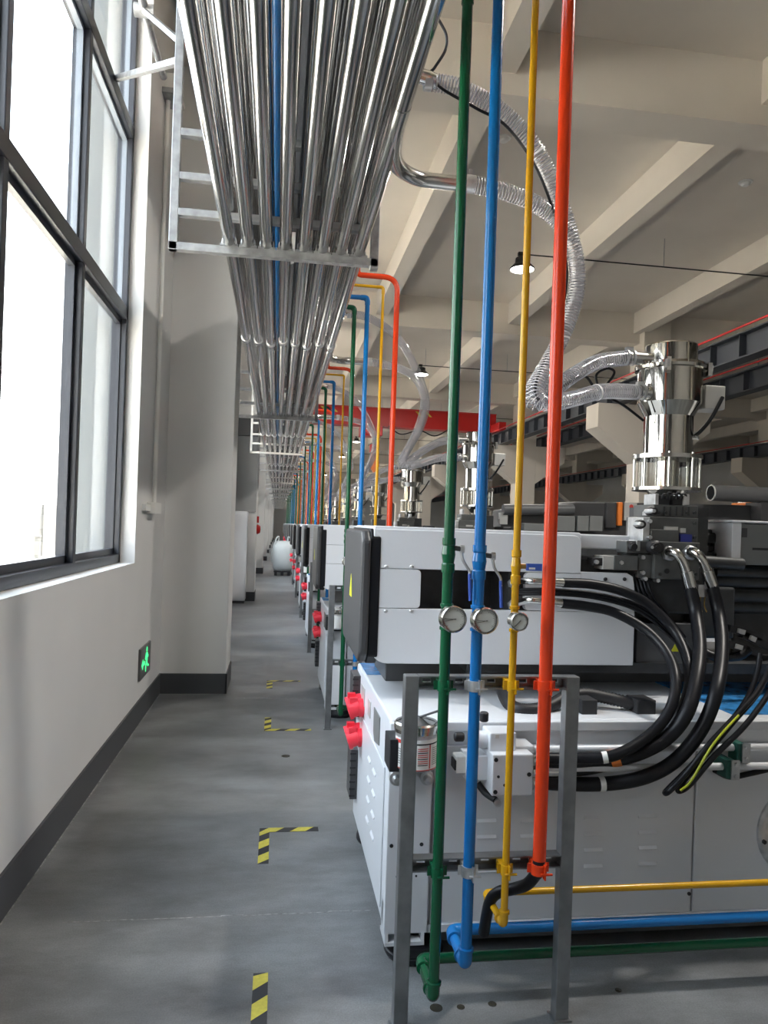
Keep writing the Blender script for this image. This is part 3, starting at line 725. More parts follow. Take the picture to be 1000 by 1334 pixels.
for (px, py, r, ln, mt) in ((849, 713, .030, .06, 'black_plastic'), (845, 666, .02, .05, 'black_plastic'), (831, 683, .02, .04, 'black_plastic'), (822, 712, .018, .03, 'black_plastic'), (841, 666, .010, .07, 'zinc'), (827, 683, .011, .06, 'zinc')):
    c = at(px, py, CY - .012); MB().lathe(c, [(r, 0), (r, ln * .6), (r * .8, ln * .7), (r * .75, ln), (0, ln)], 18, axis=(0, -1, 0)).build('adjust_knob', mt, vb)
for (px, py) in ((845, 679), (845, 700), (836, 726), (836, 746), (808, 733), (868, 744), (776, 732), (855, 756), (839, 754)):
    c = at(px, py, CY - .005); MB().cyl(c + V((0, .02, 0)), c + V((0, -.014, 0)), .009, 6).build('bolt', 'zinc', vb)
for (px, py) in ((857, 668), (866, 668), (894, 668), (904, 668), (852, 700), (904, 682), (904, 700), (859, 712), (859, 748), (905, 712), (905, 748)):
    c = at(px, py, CY + (.028 if py < 674 else (.008 if py < 706 else -.022))); MB().cyl(c + V((0, .01, 0)), c + V((0, -.008, 0)), .007, 6).build('bolt', 'castiron_grey', vb)
for px in (864, 872, 880, 888, 896):
    MB().pbox(px, 660, px + 2, 672, CY + .026, .01).build('body_groove', 'castiron_grey', vb)  # darker strips stand in for shaded grooves across the valve top
for k, px in enumerate((862, 868, 874, 880, 886)):
    hose([at(px, 650, CY + .03), at(px + 2, 644 - (k % 2) * 2, CY + .02), at(px + 7, 645, CY + .03), at(px + 9, 652, CY + .05)], .005, 'plug_cable', 'black_plastic', n=6, parent=vb)
MB().lathe(at(849, 713, CY - .05), [(.024, 0), (.024, .03), (.018, .034), (.018, .04), (.008, .04), (.008, .046), (0, .046)], 20, axis=(0, -1, 0)).build('solenoid_cap', 'black_plastic', vb)
MB().lathe(at(849, 713, CY - .096), [(.006, 0), (.006, .004), (0, .004)], 10, axis=(0, -1, 0)).build('bolt', 'zinc', vb)
c = at(868, 744, CY - .022); MB().cyl(c, c + V((0, -.004, 0)), .011, 12).build('port_plug', 'black_plastic', vb)
part('hose_bracket', 'zinc', [(909, 762, 922, 778, HY + .01, .01)], vb, .002)
for px in (912, 918): hose([at(px, 778, HY + .01), at(px - 1, 788, HY), at(px + 2, 797, HY + .01)], .003, 'bracket_strap', 'brass', n=6, parent=vb)
# castings under the valve block and dark carriage at the right
part('carriage_housing', 'castiron_grey', [(838, 755, 912, 800, CY + .08, .3), (905, 765, 957, 832, CY + .06, .35), (915, 690, 957, 765, CY + .25, .25), (955, 735, 1040, 860, CY + .30, .1)], mach, .01)
MB().prism([(at(u, v, CY).x, at(u, v, CY).z) for u, v in ((840, 755), (908, 755), (888, 790), (868, 792), (850, 780))][::-1], 'y', CY + .03, CY + .10).build('throat_casting', 'castiron_grey', mach)
part('grey_cabinet', 'grey_enamel', [(829, 812, 908, 867, CY + .06, .4)], mach, .004)
c = at(880, 845, CY + .05); MB().prism([(c.x - .018, c.z - .014), (c.x + .018, c.z - .014), (c.x, c.z + .018)], 'y', CY + .057, CY + .0605).build('warning_sign', 'sign_yellow', mach)
for (ya, r) in ((745, .028), (757, .03), (775, .035), (790, .03)):
    c = at(930, ya, CY + .22); MB().cyl(c, c + V((2.2, 0, -.0)), r, 14).build('tie_rod', 'castiron_grey', mach)
MB().cyl(at(905, 731, CY + .1), at(966, 735, CY + .1), .028, 14).build('drive_shaft', 'castiron_grey', mach)
random.seed(5)
for k in range(12):
    px, py = random.uniform(912, 952), random.uniform(695, 728); s = random.uniform(5, 9)
    MB().pbox(px - s, py - s * .7, px + s, py + s * .7, CY + .18 + random.uniform(0, .06), .08).build('terminal_block', random.choice(['castiron_grey', 'black_plastic', 'box_grey']), mach, bevel=.004)
for (xa, ya, xb, yb) in ((948, 818, 990, 830), (946, 838, 985, 850), (965, 826, 1000, 842)):
    a, b_ = at(xa, ya, CY - .05), at(xb, yb, CY - .05); o = MB().bar(a, b_, .035, .03).build('connector', 'black_plastic', mach)
    MB().bar(a + (b_ - a) * .2 + V((0, -.02, 0)), a + (b_ - a) * .4 + V((0, -.02, 0)), .02, .02).build('connector_clip', 'plate_silver', o)
MB().tube(catmull([at(910, 845, CY), at(930, 855, CY - .04), at(960, 855, CY - .06), at(975, 846, CY - .06)]), .02, 10).build('cable_sleeve', 'black_rubber', mach)
# control box at right
cbx = MB().pbox(960, 684, 1060, 737, CY + .1, .2).build('control_box', 'box_grey', mach, bevel=.004)
part('box_frame', 'white_enamel', [(953, 681, 965, 738, CY + .095, .22)], cbx)
part('box_lip', 'white_enamel', [(953, 679.5, 1060, 682.5, CY + .09, .22)], cbx)
part('slot', 'black_plastic', [(980, 714, 1010, 717, CY + .098, .01)], cbx, 0)
part('sticker', 'dark_plate', [(966, 688, 973, 700, CY + .098, .004)], cbx, 0)
# hydraulic elbows and hoses
def elbow(pts, r, fer):
    o = hose(pts, r, 'steel_elbow', 'stainless', 14)
    a, b_ = fer; MB().cyl(a, b_, r * 1.32, 16).build('ferrule', 'stainless', o)
    MB().lathe(pts[0], [(r * 1.6, -.01), (r * 1.6, .02), (r * 1.25, .03)], 6, axis=(0, -1, 0)).build('union_nut', 'zinc', o)
elbow([at(870, 721, CY - .02), at(873, 719, CY - .06), at(881, 721, CY - .09), at(889, 732, HY), at(895, 750, HY)], .0205, (at(894, 744, HY), at(900, 768, HY)))
elbow([at(897, 720, CY - .02), at(901, 719, CY - .06), at(908, 722, CY - .09), at(916, 733, HY), at(922, 749, HY)], .0205, (at(920, 743, HY), at(928, 766, HY)))
EH = BY0 - .05
def hy_(py): return HY if py < 790 else (2.50 if py > 905 else HY + (2.50 - HY) * ((py - 790) / 115) ** 1.0)
def hp(px, py, d=0): return at(px, py, hy_(py) + d)
hose([hp(899, 764), hp(906, 800), hp(911, 840), hp(908, 880), hp(896, 925), hp(872, 958), hp(835, 980), at(790, 991, EH), at(735, 994, EH), at(696, 992, EH)], .026)
hose([hp(927, 762), hp(936, 800), hp(940, 845), hp(933, 900), hp(913, 950), hp(880, 990), hp(840, 1012), at(790, 1021, EH), at(735, 1021, EH), at(696, 1018, EH)], .026)
a1 = [at(668, 760, CY + .02), at(680, 757, CY - .03), at(692, 757, CY - .08), at(715, 758, CY - .09), at(733, 759, CY - .09)]
a2 = [at(668, 788, CY + .02), at(680, 784, CY - .03), at(692, 782, CY - .08), at(715, 784, CY - .09), at(731, 786, CY - .09)]
for pts in (a1, a2): elbow(pts, .014, (pts[-2], pts[-1] + V((.01, 0, 0))))
hose([a1[-1], at(770, 761, CY - .09), at(810, 770, CY - .1), hp(845, 788), hp(880, 825, .05), hp(897, 870, .05), hp(892, 915, .05), hp(865, 955, .05), hp(820, 988, .05), at(760, 1003, EH), at(696, 1005, EH)], .020)
hose([a2[-1], at(765, 790, CY - .09), at(800, 798, CY - .10), hp(840, 820, .03), hp(868, 850, .03), hp(880, 885, .02), hp(872, 925, .02), hp(845, 958, .0), hp(800, 984, -.02), at(750, 988, EH - .03), at(700, 988, EH - .02)], .020)
for j in range(3):
    hose([at(675, 768 + j * 3, CY + .01), at(720, 768 + 3 * j, CY - .05), at(780, 774 + 3 * j, CY - .06), at(835, 790 + 4 * j, CY - .07), at(880, 826 + 5 * j, CY - .08), at(905 - 3 * j, 860, CY - .08), at(910 - 3 * j, 900, CY - .05)], .007, 'signal_cable', n=8)
for j in range(4): hose([at(826 + j * 5, 748, CY + .03), at(834 + j * 5, 775, CY + .0), at(850 + j * 6, 800, CY), at(880 + j * 4, 830, CY + .02)], .006, 'signal_cable', n=8)
big = [p_ for p_ in PATHS if p_[2].name.startswith('hydraulic_hose')]
for (hi, px, mt, ln) in ((0, 798, 'label_orange', .017), (3, 780, 'label_white', .009), (1, 784, 'label_white', .010)):
    path, r, o = big[hi]; tgt = at(px, 990, EH).x; cand = [i for i in range(len(path) - 12, 8, -1) if path[i].z < .9]
    i = min(cand, key=lambda i: abs(path[i].x - tgt)); t_ = (path[i + 1] - path[i - 1]).normalized()
    MB().cyl(path[i] - t_ * ln, path[i] + t_ * ln, r + .0012, 16).build('hose_label', mt, o)
# hose tails into manifold
for (py, r) in ((990, .024), (1005, .022), (1020, .024)):
    MB().cyl(at(692, py, EH), at(742, py, EH), r * 1.02, 16).build('hose_tail', 'stainless', mach)
# white manifold on the base front
mf = MB().pbox(641, 983, 694, 1037, BY0 - .16, .16).build('manifold_block', 'white_enamel', mach, bevel=.004)
part('manifold_side', 'white_enamel', [(607, 985, 643, 1017, BY0 - .10, .10), (638, 955, 672, 980, BY0 - .12, .1), (672, 972, 696, 982, BY0 - .1, .1)], mf, .004)
MB().cyl(at(612, 962, BY0 - .07), at(640, 964, BY0 - .07), .030, 18).build('manifold_cap', 'white_enamel', mf)
part('solenoid_plug', 'label_white', [(594, 986, 610, 1008, BY0 - .09, .06)], mf, .004)
part('plug_end', 'black_plastic', [(592, 991, 597, 1004, BY0 - .088, .056)], mf, .002)
part('emblem', 'plate_silver', [(645, 957, 650, 962, BY0 - .1225, .004)], mf, 0)
for (px, py) in ((646, 990), (689, 1009), (645, 1032), (649, 1012), (657, 1023)):
    c = at(px, py, BY0 - .161); MB().cyl(c + V((0, .006, 0)), c + V((0, -.001, 0)), .0075 if py in (990, 1009, 1032) else .005, 12).build('bolt_hole', 'black_plastic', mf)
for (px, py) in ((630, 940), (604, 960)):
    c = at(px, py, BY0 - .09); MB().lathe(c, [(.012, 0), (.016, .004), (.016, .03), (.012, .034), (0, .034)], 14, axis=(0, 0, 1) if py < 950 else (-1, 0, 0)).build('adjust_knob', 'black_plastic', mf)
c = at(647, 1045, BY0 - .10); MB().tube(catmull([at(622, 1020, BY0 - .04), at(632, 1033, BY0 - .06), at(645, 1042, BY0 - .1)]), .012, 10).build('drain_line', 'castiron_grey', mf)
MB().lathe(c, [(.013, -.01), (.013, .015), (0, .016)], 10, axis=(0, -1, 0)).build('drain_plug', 'zinc', mf)
# white rods and green clamps
for (py) in (976, 998):
    c = at(694, py, BY0 - .03); MB().cyl((c.x, BY0 - .03 - (0.03 if py > 990 else 0), c.z), (3.4, BY0 - .03 - (0.03 if py > 990 else 0), c.z), .0135, 14).build('coolant_pipe', 'white_enamel', mach)
for (px, py, Y) in ((962, 978, BY0 - .035), (948, 1000, BY0 - .065)):
    c = at(px, py, Y); o = MB().box(c.x - .022, c.x + .012, Y - .025, BY0, c.z - .034, c.z + .034).build('pipe_saddle', 'clamp_green', mach, bevel=.003)
    MB().box(c.x - .006, c.x + .026, Y - .032, Y - .025, c.z - .036, c.z + .036).build('saddle_plate', 'zinc', o)
    for dz in (-.022, .022): MB().cyl((c.x + .01, Y - .03, c.z + dz), (c.x + .01, Y - .04, c.z + dz), .008, 6).build('bolt', 'zinc', o)
hose([at(930, 1003, BY0 - .02), at(950, 1012, BY0 - .025), at(975, 1008, BY0 - .025), at(1010, 1000, BY0 - .02)], .011, 'black_cable', n=8)
# looping black cables with yellow-green stripe
CYy = BY0 - .12
for j, pts in enumerate(([(990, 852), (985, 880), (970, 915), (935, 960), (900, 998), (872, 1026), (866, 1033), (872, 1030), (893, 1008), (925, 968), (965, 925), (990, 895), (1010, 850)], [(1004, 870), (985, 905), (955, 940), (920, 982), (893, 1014), (883, 1028), (887, 1030), (900, 1020), (930, 985), (970, 945), (1000, 905), (1020, 870)])):
    hose([at(u, v, CYy + .10 * max(0, (960 - v)) / 100 - .01 * j - (.03 if i > 6 else 0)) for i, (u, v) in enumerate(pts)], .0105, 'looped_cable', n=9, k=6)
hose([at(u, v, CYy - .045 + .10 * max(0, (960 - v)) / 100) for u, v in ((886, 1030), (900, 1017), (925, 975), (945, 950), (962, 932))], .005, 'earth_wire', 'stripe_yellow_green', n=6)
# corrugated conduit and sockets on the base top
cp = catmull([at(652, 885, 2.95), at(656, 905, 2.85), at(668, 921, 2.75), at(690, 925, 2.72), at(715, 920, 2.74), at(735, 909, 2.78), at(760, 904, 2.80), at(790, 909, 2.78), at(826, 917, 2.74)], 16)
MB().tube(cp, .026, 14, True, [.026 if i % 2 else .022 for i in range(len(cp))]).build('corrugated_conduit', 'black_plastic', mach)
for (px0, px1) in ((751, 771), (822, 846)):
    a, b_ = at(px0, 920, 2.74), at(px1, 920, 2.74); MB().box(a.x, b_.x, 2.69, 2.79, BZ - .002, BZ + .055).build('cable_gland', 'black_plastic', mach, bevel=.004)
part('top_boss', 'white_enamel', [(640, 915, 680, 930, 2.98, .2)], mach, .006)
# lubricator pot
pc = at(541, 985, BY0 - .10); pr = .072
pz0, pz1 = at(541, 998, BY0 - .10).z, at(541, 947, BY0 - .10).z
pot = MB().lathe((pc.x, BY0 - .10, pz0), [(pr * .94, 0), (pr, .006), (pr, pz1 - pz0)], 32).build('lubricator_pot', 'zinc', mach)
MB().lathe((pc.x, BY0 - .10, pz1), [(pr * 1.06, -.012), (pr * 1.08, 0), (pr * 1.08, .016), (pr * 1.0, .022), (pr * .9, .02), (pr * .2, .034), (0, .036)], 32).build('pot_lid', 'stainless', pot)
MB().cyl((pc.x + .01, BY0 - .10, pz1 + .034), (pc.x + .075, BY0 - .12, pz1 + .062), .004, 8).build('lid_lever', 'dark_plate', pot)
hh = pz1 - pz0 - .02
def wrap(a0, a1, z0, z1, material, name, e=.001):
    m_ = MB(); k = 10; vs = []
    for i in range(k + 1):
        a = math.radians(a0 + (a1 - a0) * i / k)
        for z in (z0, z1): vs.append((pc.x + (pr + e) * math.cos(a), BY0 - .10 + (pr + e) * math.sin(a), pz0 + z * hh))
    m_.add(vs, [(2 * i, 2 * i + 2, 2 * i + 3, 2 * i + 1) for i in range(k)], True); m_.build(name, material, pot)
wrap(-175, -15, .08, .95, 'label_white', 'paper_label'); wrap(-168, -120, .80, .90, 'label_red', 'label_band', .0016); wrap(-172, -162, .12, .78, 'label_orange', 'label_band', .0016)
wrap(-100, -20, .80, .84, 'black_plastic', 'label_line', .0016); wrap(-62, -58, .10, .80, 'label_red', 'label_line', .0016); wrap(-175, -15, .05, .08, 'label_red', 'label_band', .0016)
for k in range(9): wrap(-95, -66, .20 + k * .06, .225 + k * .06, 'label_red' if k % 3 else 'black_plastic', 'label_line', .0016)
for k in range(9): wrap(-52, -22, .20 + k * .06, .22 + k * .06, 'box_grey', 'label_line', .0016)
for k in range(7): wrap(-155, -124, .20 + k * .07, .22 + k * .07, 'box_grey', 'label_line', .0016)
MB().box(pc.x - .095, pc.x - .06, BY0 - .13, BY0 - .01, pz0 - .01, pz0 + .10).build('pot_bracket', 'black_plastic', pot, bevel=.003)
MB().box(pc.x - .05, pc.x + .05, BY0 - .10, BY0 - .01, pz0 - .02, pz0).build('pot_shelf', 'black_plastic', pot)
for dx in (-.055, .055):
    MB().lathe((pc.x + dx, BY0 - .03, pz0 - .06), [(.025, 0), (.025, .02), (.016, .022), (.014, .05), (0, .052)], 16, axis=(0, -1, 0)).build('pump_valve', 'zinc', pot)
# ---- tag machine
tag(mach, 'white moulding machine with grease pot and looping black hydraulic hoses in full view', 'machine')

# ------------------------------------------------------------------ hopper loader
HC = at(870, 560, 3.25); hx, hy = HC.x, 3.25
def hz(py): return at(870 + (560 - py) * .0345, py, hy).z
sc = .00362
hop = empty('hopper_loader', (hx, hy, hz(662)))
tag(hop, 'polished steel vacuum hopper loader on the machine with the grease pot', 'hopper')
r_b = 40 * sc
MB().lathe((hx, hy, 0), [(33 * sc, hz(482)), (33 * sc, hz(453)), (32 * sc, hz(451)), (0, hz(450))], 48).build('lid', 'mirror_steel', hop)
MB().lathe((hx, hy, 0), [(30 * sc, hz(545)), (40 * sc, hz(527)), (r_b, hz(480)), (30 * sc, hz(480))], 48).build('body', 'mirror_steel', hop)
fl_ = MB().lathe((hx, hy, 0), [(r_b, hz(485)), (44 * sc, hz(484)), (45 * sc, hz(480.5)), (44 * sc, hz(477)), (33 * sc, hz(476))], 48).build('clamp_ring', 'mirror_steel', hop)
MB().lathe((hx, hy, 0), [(30.5 * sc, hz(594)), (30.5 * sc, hz(543))], 48).build('neck', 'mirror_steel', hop)
MB().lathe((hx, hy, 0), [(43 * sc, hz(599)), (43 * sc, hz(594)), (30 * sc, hz(593.5))], 48).build('upper_plate', 'stainless', hop)
MB().lathe((hx, hy, 0), [(25 * sc, hz(640)), (43 * sc, hz(640)), (43 * sc, hz(636)), (0, hz(635.5))], 48).build('lower_plate', 'stainless', hop)
MB().lathe((hx, hy, 0), [(36 * sc, hz(636)), (36 * sc, hz(599))], 40).build('sight_glass', 'sight_glass', hop)
MB().lathe((hx, hy, 0), [(15 * sc, hz(636)), (15 * sc, hz(599))], 24).build('inner_tube', 'mirror_steel', hop)
for a in range(8):
    an = a * math.pi / 4 + .35; x, y = hx + 40 * sc * math.cos(an), hy + 40 * sc * math.sin(an)
    MB().cyl((x, y, hz(640)), (x, y, hz(592)), .007, 10).build('tie_rod', 'stainless', hop)
MB().lathe((hx, hy, 0), [(20 * sc, hz(668)), (14 * sc, hz(655)), (25 * sc, hz(640))], 32).build('throat', 'mirror_steel', hop)
MB().box(hx - .12, hx + .12, hy - .16, hy + .12, .95, hz(662)).build('mounting_block', 'castiron_grey', hop)
for an in (-2.15, -.5, 1.6):
    u = V((math.cos(an), math.sin(an), 0)); t_ = V((-u.y, u.x, 0)); c0 = V((hx, hy, 0)) + u * (46 * sc)
    c0.z = hz(492); lt = MB().bar(c0, c0 + V((0, 0, .06)), .03, .02).build('latch', 'stainless', hop)
    MB().bar(c0 + u * .008 + V((0, 0, .012)), c0 + u * .012 + V((0, 0, .05)), .016, .012).build('latch_lever', 'zinc', lt)
in1, in2 = at(818, 466, hy - .02), at(832, 511, hy - .05)
for q, r0 in ((in1, 33 * sc), (in2, r_b)):
    e = V((hx - r0 + .02, q.y, q.z)); o = MB().cyl(q + V((-.02, 0, 0)), e, .030, 20).build('inlet_stub', 'stainless', hop)
    for d in (.0, .03): MB().cyl(q + V((d - .012, 0, 0)), q + V((d - .004, 0, 0)), .0365, 20).build('hose_clip', 'zinc', o)
    MB().box(q.x - .012, q.x + .02, q.y - .012, q.y + .012, q.z + .03, q.z + .048).build('clip_screw', 'zinc', o)
bx_ = at(926, 520, hy - .02); eb = MB().box(hx + r_b - .005, bx_.x + .04, hy - .07, hy + .05, bx_.z - .055, bx_.z + .055).build('junction_box', 'plate_silver', hop, bevel=.004)
MB().tube(catmull([(bx_.x + .02, hy - .08, bx_.z + .0), at(926, 545, hy - .09), at(912, 562, hy - .08), at(902, 570, hy - .03)]), .009, 8).build('sensor_cable', 'black_rubber', hop)
MB().lathe(at(900, 570, hy - .03), [(.014, -.03), (.014, .02), (.02, .022), (.02, .03), (0, .03)], 12, axis=(.5, -.5, .2)).build('level_sensor', 'zinc', hop)

# ------------------------------------------------------------------ clear spiral hoses from the rack
HR = .033
def clear_hose(pts, lab, nm='clear_hose'):
    path = catmull(pts, 10); root = empty('conveying_hose', path[0]); tag(root, lab, 'hose')
    MB().tube(path, HR, 16, False).build('hose_wall', 'clear_hose', root)
    MB().helix(path, HR + .0005, .0130, .0029, 10).build('spiral_wire', 'hose_wire', root)
    return root, path
h1p = [at(562, 107, 2.95), at(600, 115, 2.95), at(650, 143, 2.95), at(693, 188, 2.97), at(722, 245, 3.0), at(744, 310, 3.05), at(752, 370, 3.1), at(738, 425, 3.12), at(712, 475, 3.1), at(692, 512, 3.05), at(700, 526, 3.03), at(722, 508, 3.05), at(745, 490, 3.1), at(778, 472, 3.18), in1]
h2p = [at(612, 240, 2.95), at(650, 248, 2.95), at(690, 262, 2.97), at(722, 284, 3.0), at(746, 320, 3.0), at(751, 372, 3.02), at(735, 430, 3.02), at(712, 480, 3.0), at(698, 512, 2.98), at(712, 526, 2.97), at(745, 520, 3.02), at(785, 510, 3.1), in2]
hoseA, pathA = clear_hose(h1p, 'clear spiral hose from the upper rack layer arching to the hopper lid inlet')
hoseB, pathB = clear_hose(h2p, 'clear spiral hose from the bent steel outlet to the hopper body inlet')
for root, path, ids in ((hoseA, pathA, (18, 32, 74, 82)), (hoseB, pathB, (62, 108))):
    for i in ids:
        c = path[i]; t_ = (path[i + 1] - path[i - 1]).normalized()
        MB().lathe(c, [(HR + .002, -.004), (HR + .004, -.003), (HR + .004, .003), (HR + .002, .004)], 18, axis=t_, caps=False).build('cable_tie', 'tie_white', root)
cpth = [at(575, 40, 2.95), at(582, 60, 2.95), at(572, 85, 2.95), at(558, 95, 2.95)] 
ca = empty('hopper_cable', at(575, 40, 2.95)); tag(ca, 'thin black control cable tied along the clear hose down to the hopper', 'cable')
MB().tube(catmull([at(568, 20, 2.95), at(581, 45, 2.95), at(580, 65, 2.95), at(566, 88, 2.95), at(561, 96, 2.95), at(575, 115, 2.93), at(620, 141, 2.93), at(660, 165, 2.93), at(700, 222, 2.95), at(728, 300, 2.98), at(738, 360, 3.02), at(725, 430, 3.06), at(700, 490, 3.02), at(700, 520, 3.0), at(730, 505, 3.06), at(760, 490, 3.14), at(775, 505, 3.2), at(790, 500, 3.2), at(800, 485, 3.2), at(790, 480, 3.2), at(776, 490, 3.2), at(785, 512, 3.2), at(812, 528, 3.2), at(838, 548, 3.2)], 8), .006, 8).build('cable', 'black_rubber', ca)
# steel outlets
ou = empty('rack_outlet', (.38, 2.95, 2.93)); tag(ou, 'bent stainless outlet tube leaving the rack towards the clear hose', 'pipe')
o2_ = at(618, 241, 2.95)
MB().tube(catmull([(.352, 2.35, 2.914), (.354, 2.50, 2.914), (.372, 2.68, 2.925), (.42, 2.83, 2.945), (.505, 2.925, 2.96), (.60, 2.95, o2_.z), (o2_.x, 2.95, o2_.z)], 8), .030, 18).build('bend', 'stainless', ou)
q = at(612, 240, 2.95); MB().cyl(q + V((-.02, 0, 0)), q + V((.02, 0, 0)), .036, 18).build('hose_clip', 'zinc', ou)
MB().bar(q + V((0, 0, .03)), q + V((0, 0, .06)), .012, .012).build('clip_screw', 'zinc', ou)
q = at(562, 107, 2.95); ou2 = empty('rack_outlet', (.352, 3.2, q.z)); tag(ou2, 'straight stainless outlet tube from the upper rack layer to the clear hose', 'pipe')
MB().tube(catmull([(.352, 2.5, BARZ[3] + .036 + PR), (.36, 2.7, BARZ[3] + .03 + PR), (.42, 2.90, q.z + .03), (q.x + .03, 2.95, q.z)], 8), .029, 16).build('bend', 'stainless', ou2)
MB().cyl(q + V((-.03, 0, 0)), q + V((-.0, 0, 0)), .036, 18).build('hose_clip', 'zinc', ou2)

# ------------------------------------------------------------------ coloured pipes on a channel stand
SY = 2.25; PY = 2.19
stand = empty('pipe_stand', (.68, SY, 0)); tag(stand, 'galvanised channel stand holding the pipes before the machine with the grease pot', 'stand')
XL, XRr, ZT = .425, .945, 1.095
for x in (XL, XRr):
    MB().box(x - .022, x + .022, SY - .022, SY + .022, .004, ZT).build('post', 'stand_steel', stand, bevel=.003)
    MB().box(x - .03, x + .03, SY - .03, SY + .03, 0, .006).build('foot_plate', 'stand_steel', stand)
for zz in (ZT - .041, .488):
    c_ = MB(); c_.box(XL + .022, XRr - .022, SY - .02, SY + .02, zz + .036, zz + .041); c_.box(XL + .022, XRr - .022, SY - .02, SY + .02, zz, zz + .005)
    c_.box(XL + .022, XRr - .022, SY + .015, SY + .02, zz, zz + .014); c_.box(XL + .022, XRr - .022, SY + .015, SY + .02, zz + .026, zz + .041)
    xe = XL + .022
    for i in range(9):
        xs = XL + .04 + i * .052; c_.box(xe, xs, SY + .015, SY + .02, zz + .014, zz + .026); xe = xs + .026
    c_.box(xe, XRr - .022, SY + .015, SY + .02, zz + .014, zz + .026)
    c_.build('cross_channel', 'stand_steel', stand)
MAINX = {'green': .385, 'blue': .43, 'yellow': .475, 'orange': .53}
MAINZ = 3.76
pipes = []
def clamp(x, r, z, material, parent):
    o = MB().lathe((x, PY, z), [(r, -.016), (r + .004, -.016), (r + .004, .016), (r, .016)], 20).build('pipe_clamp', material, parent)
    MB().prism(rounded(x + r * .3, x + r * .3 + .004, z - .022, z + .02, (), .002), 'y', PY - r - .016, PY - r + .002).build('clamp_ear', material, o)
    MB().box(x - .016, x + .016, PY + r - .004, SY - .012, z - .014, z + .014).build('clamp_base', material, o)
    MB().cyl((x + r * .3 - .012, PY - r - .010, z - .006), (x + r * .3 + .026, PY - r - .010, z - .006), .004, 8).build('clamp_bolt', 'zinc' if material == 'zinc' else material, o)
    for s in (-1, 1): MB().box(x + s * (r + .002), x + s * (r + .014), PY + .006, PY + .010, z - .014, z + .014).build('clamp_wing', material, o)
def ring(c, ax, r, parent, material): MB().lathe(c, [(r, -.006), (r + .004, -.004), (r + .004, .004), (r, .006)], 18, axis=ax).build('joint_ring', material, parent)
def make_pipe(colr, x, r, ztop, zrun, yrun, label):
    material = colr + '_paint'
    root = empty(colr + '_pipe', (x, PY, zrun if zrun else .5)); tag(root, label, 'pipe')
    er = r * 2.6
    top = [(MAINX[colr], PY, MAINZ), (MAINX[colr], PY, ztop), (x, PY, ztop)]
    if zrun:
        pts = top + [(x, PY, zrun), (x, yrun, zrun), (5.2, yrun, zrun)]
    else: pts = top + [(x, PY, .535)]
    if zrun:
        MB().tube(fillet(pts, er, 6), r, 18).build('pipe_run', material, root)
        # thicker elbows at the bottom
        for (a, b_, c_) in ((V((x, PY, zrun + .03 + r)), V((x, PY, zrun)), V((x, PY + .03 + r, zrun))), (V((x, yrun - .03 - r, zrun)), V((x, yrun, zrun)), V((x + .03 + r, yrun, zrun)))):
            MB().tube(fillet([a, b_, c_], r * 1.9, 6), r * 1.16, 18).build('elbow', material, root)
            ring(a, (b_ - a), r * 1.15, root, material); ring(c_, (c_ - b_), r * 1.15, root, material)
    else:
        MB().tube(fillet(pts[:2] + [V((.60, PY, ztop))], .04, 6) + fillet([V((.62, PY, ztop)), V((x, PY, ztop)), V(pts[-1])], .12, 9), r, 18).build('pipe_run', material, root)
    if r < .02 or zrun:
        a, b_, c_ = V((x, PY, ztop - .05)), V((x, PY, ztop)), V((x - .05, PY, ztop))
        if colr != 'orange': MB().tube(fillet([a, b_, c_], r * 1.9, 6), r * 1.16, 18).build('elbow', material, root)
    for zz in (ZT - .02, .508): clamp(x, r, zz, material if colr != 'blue' else 'zinc', root)
    return root
gp_ = make_pipe('green', .516, .0165, 3.20, .125, 2.39, 'glossy green vertical pipe with gauge and lever valve before the first machine')
bp_ = make_pipe('blue', .613, .0175, 3.28, .222, 2.38, 'glossy blue vertical pipe with gauge and lever valve before the first machine')
yp_ = make_pipe('yellow', .730, .0112, 3.37, .337, 2.39, 'slim yellow vertical pipe with small gauge before the first machine')
op_ = make_pipe('orange', .837, .0205, 3.45, None, None, 'thick orange vertical pipe ending in a black hose before the first machine')
MB().tube(catmull([(.837, PY, .545), (.834, PY, .50), at(697, 1140, 2.2), at(686, 1152, 2.22), at(668, 1158, 2.26), at(650, 1162, 2.29), at(639, 1172, 2.31), at(634, 1190, 2.33), at(630, 1215, 2.36)], 8), .0185, 16).build('hose_tail', 'black_rubber', op_)
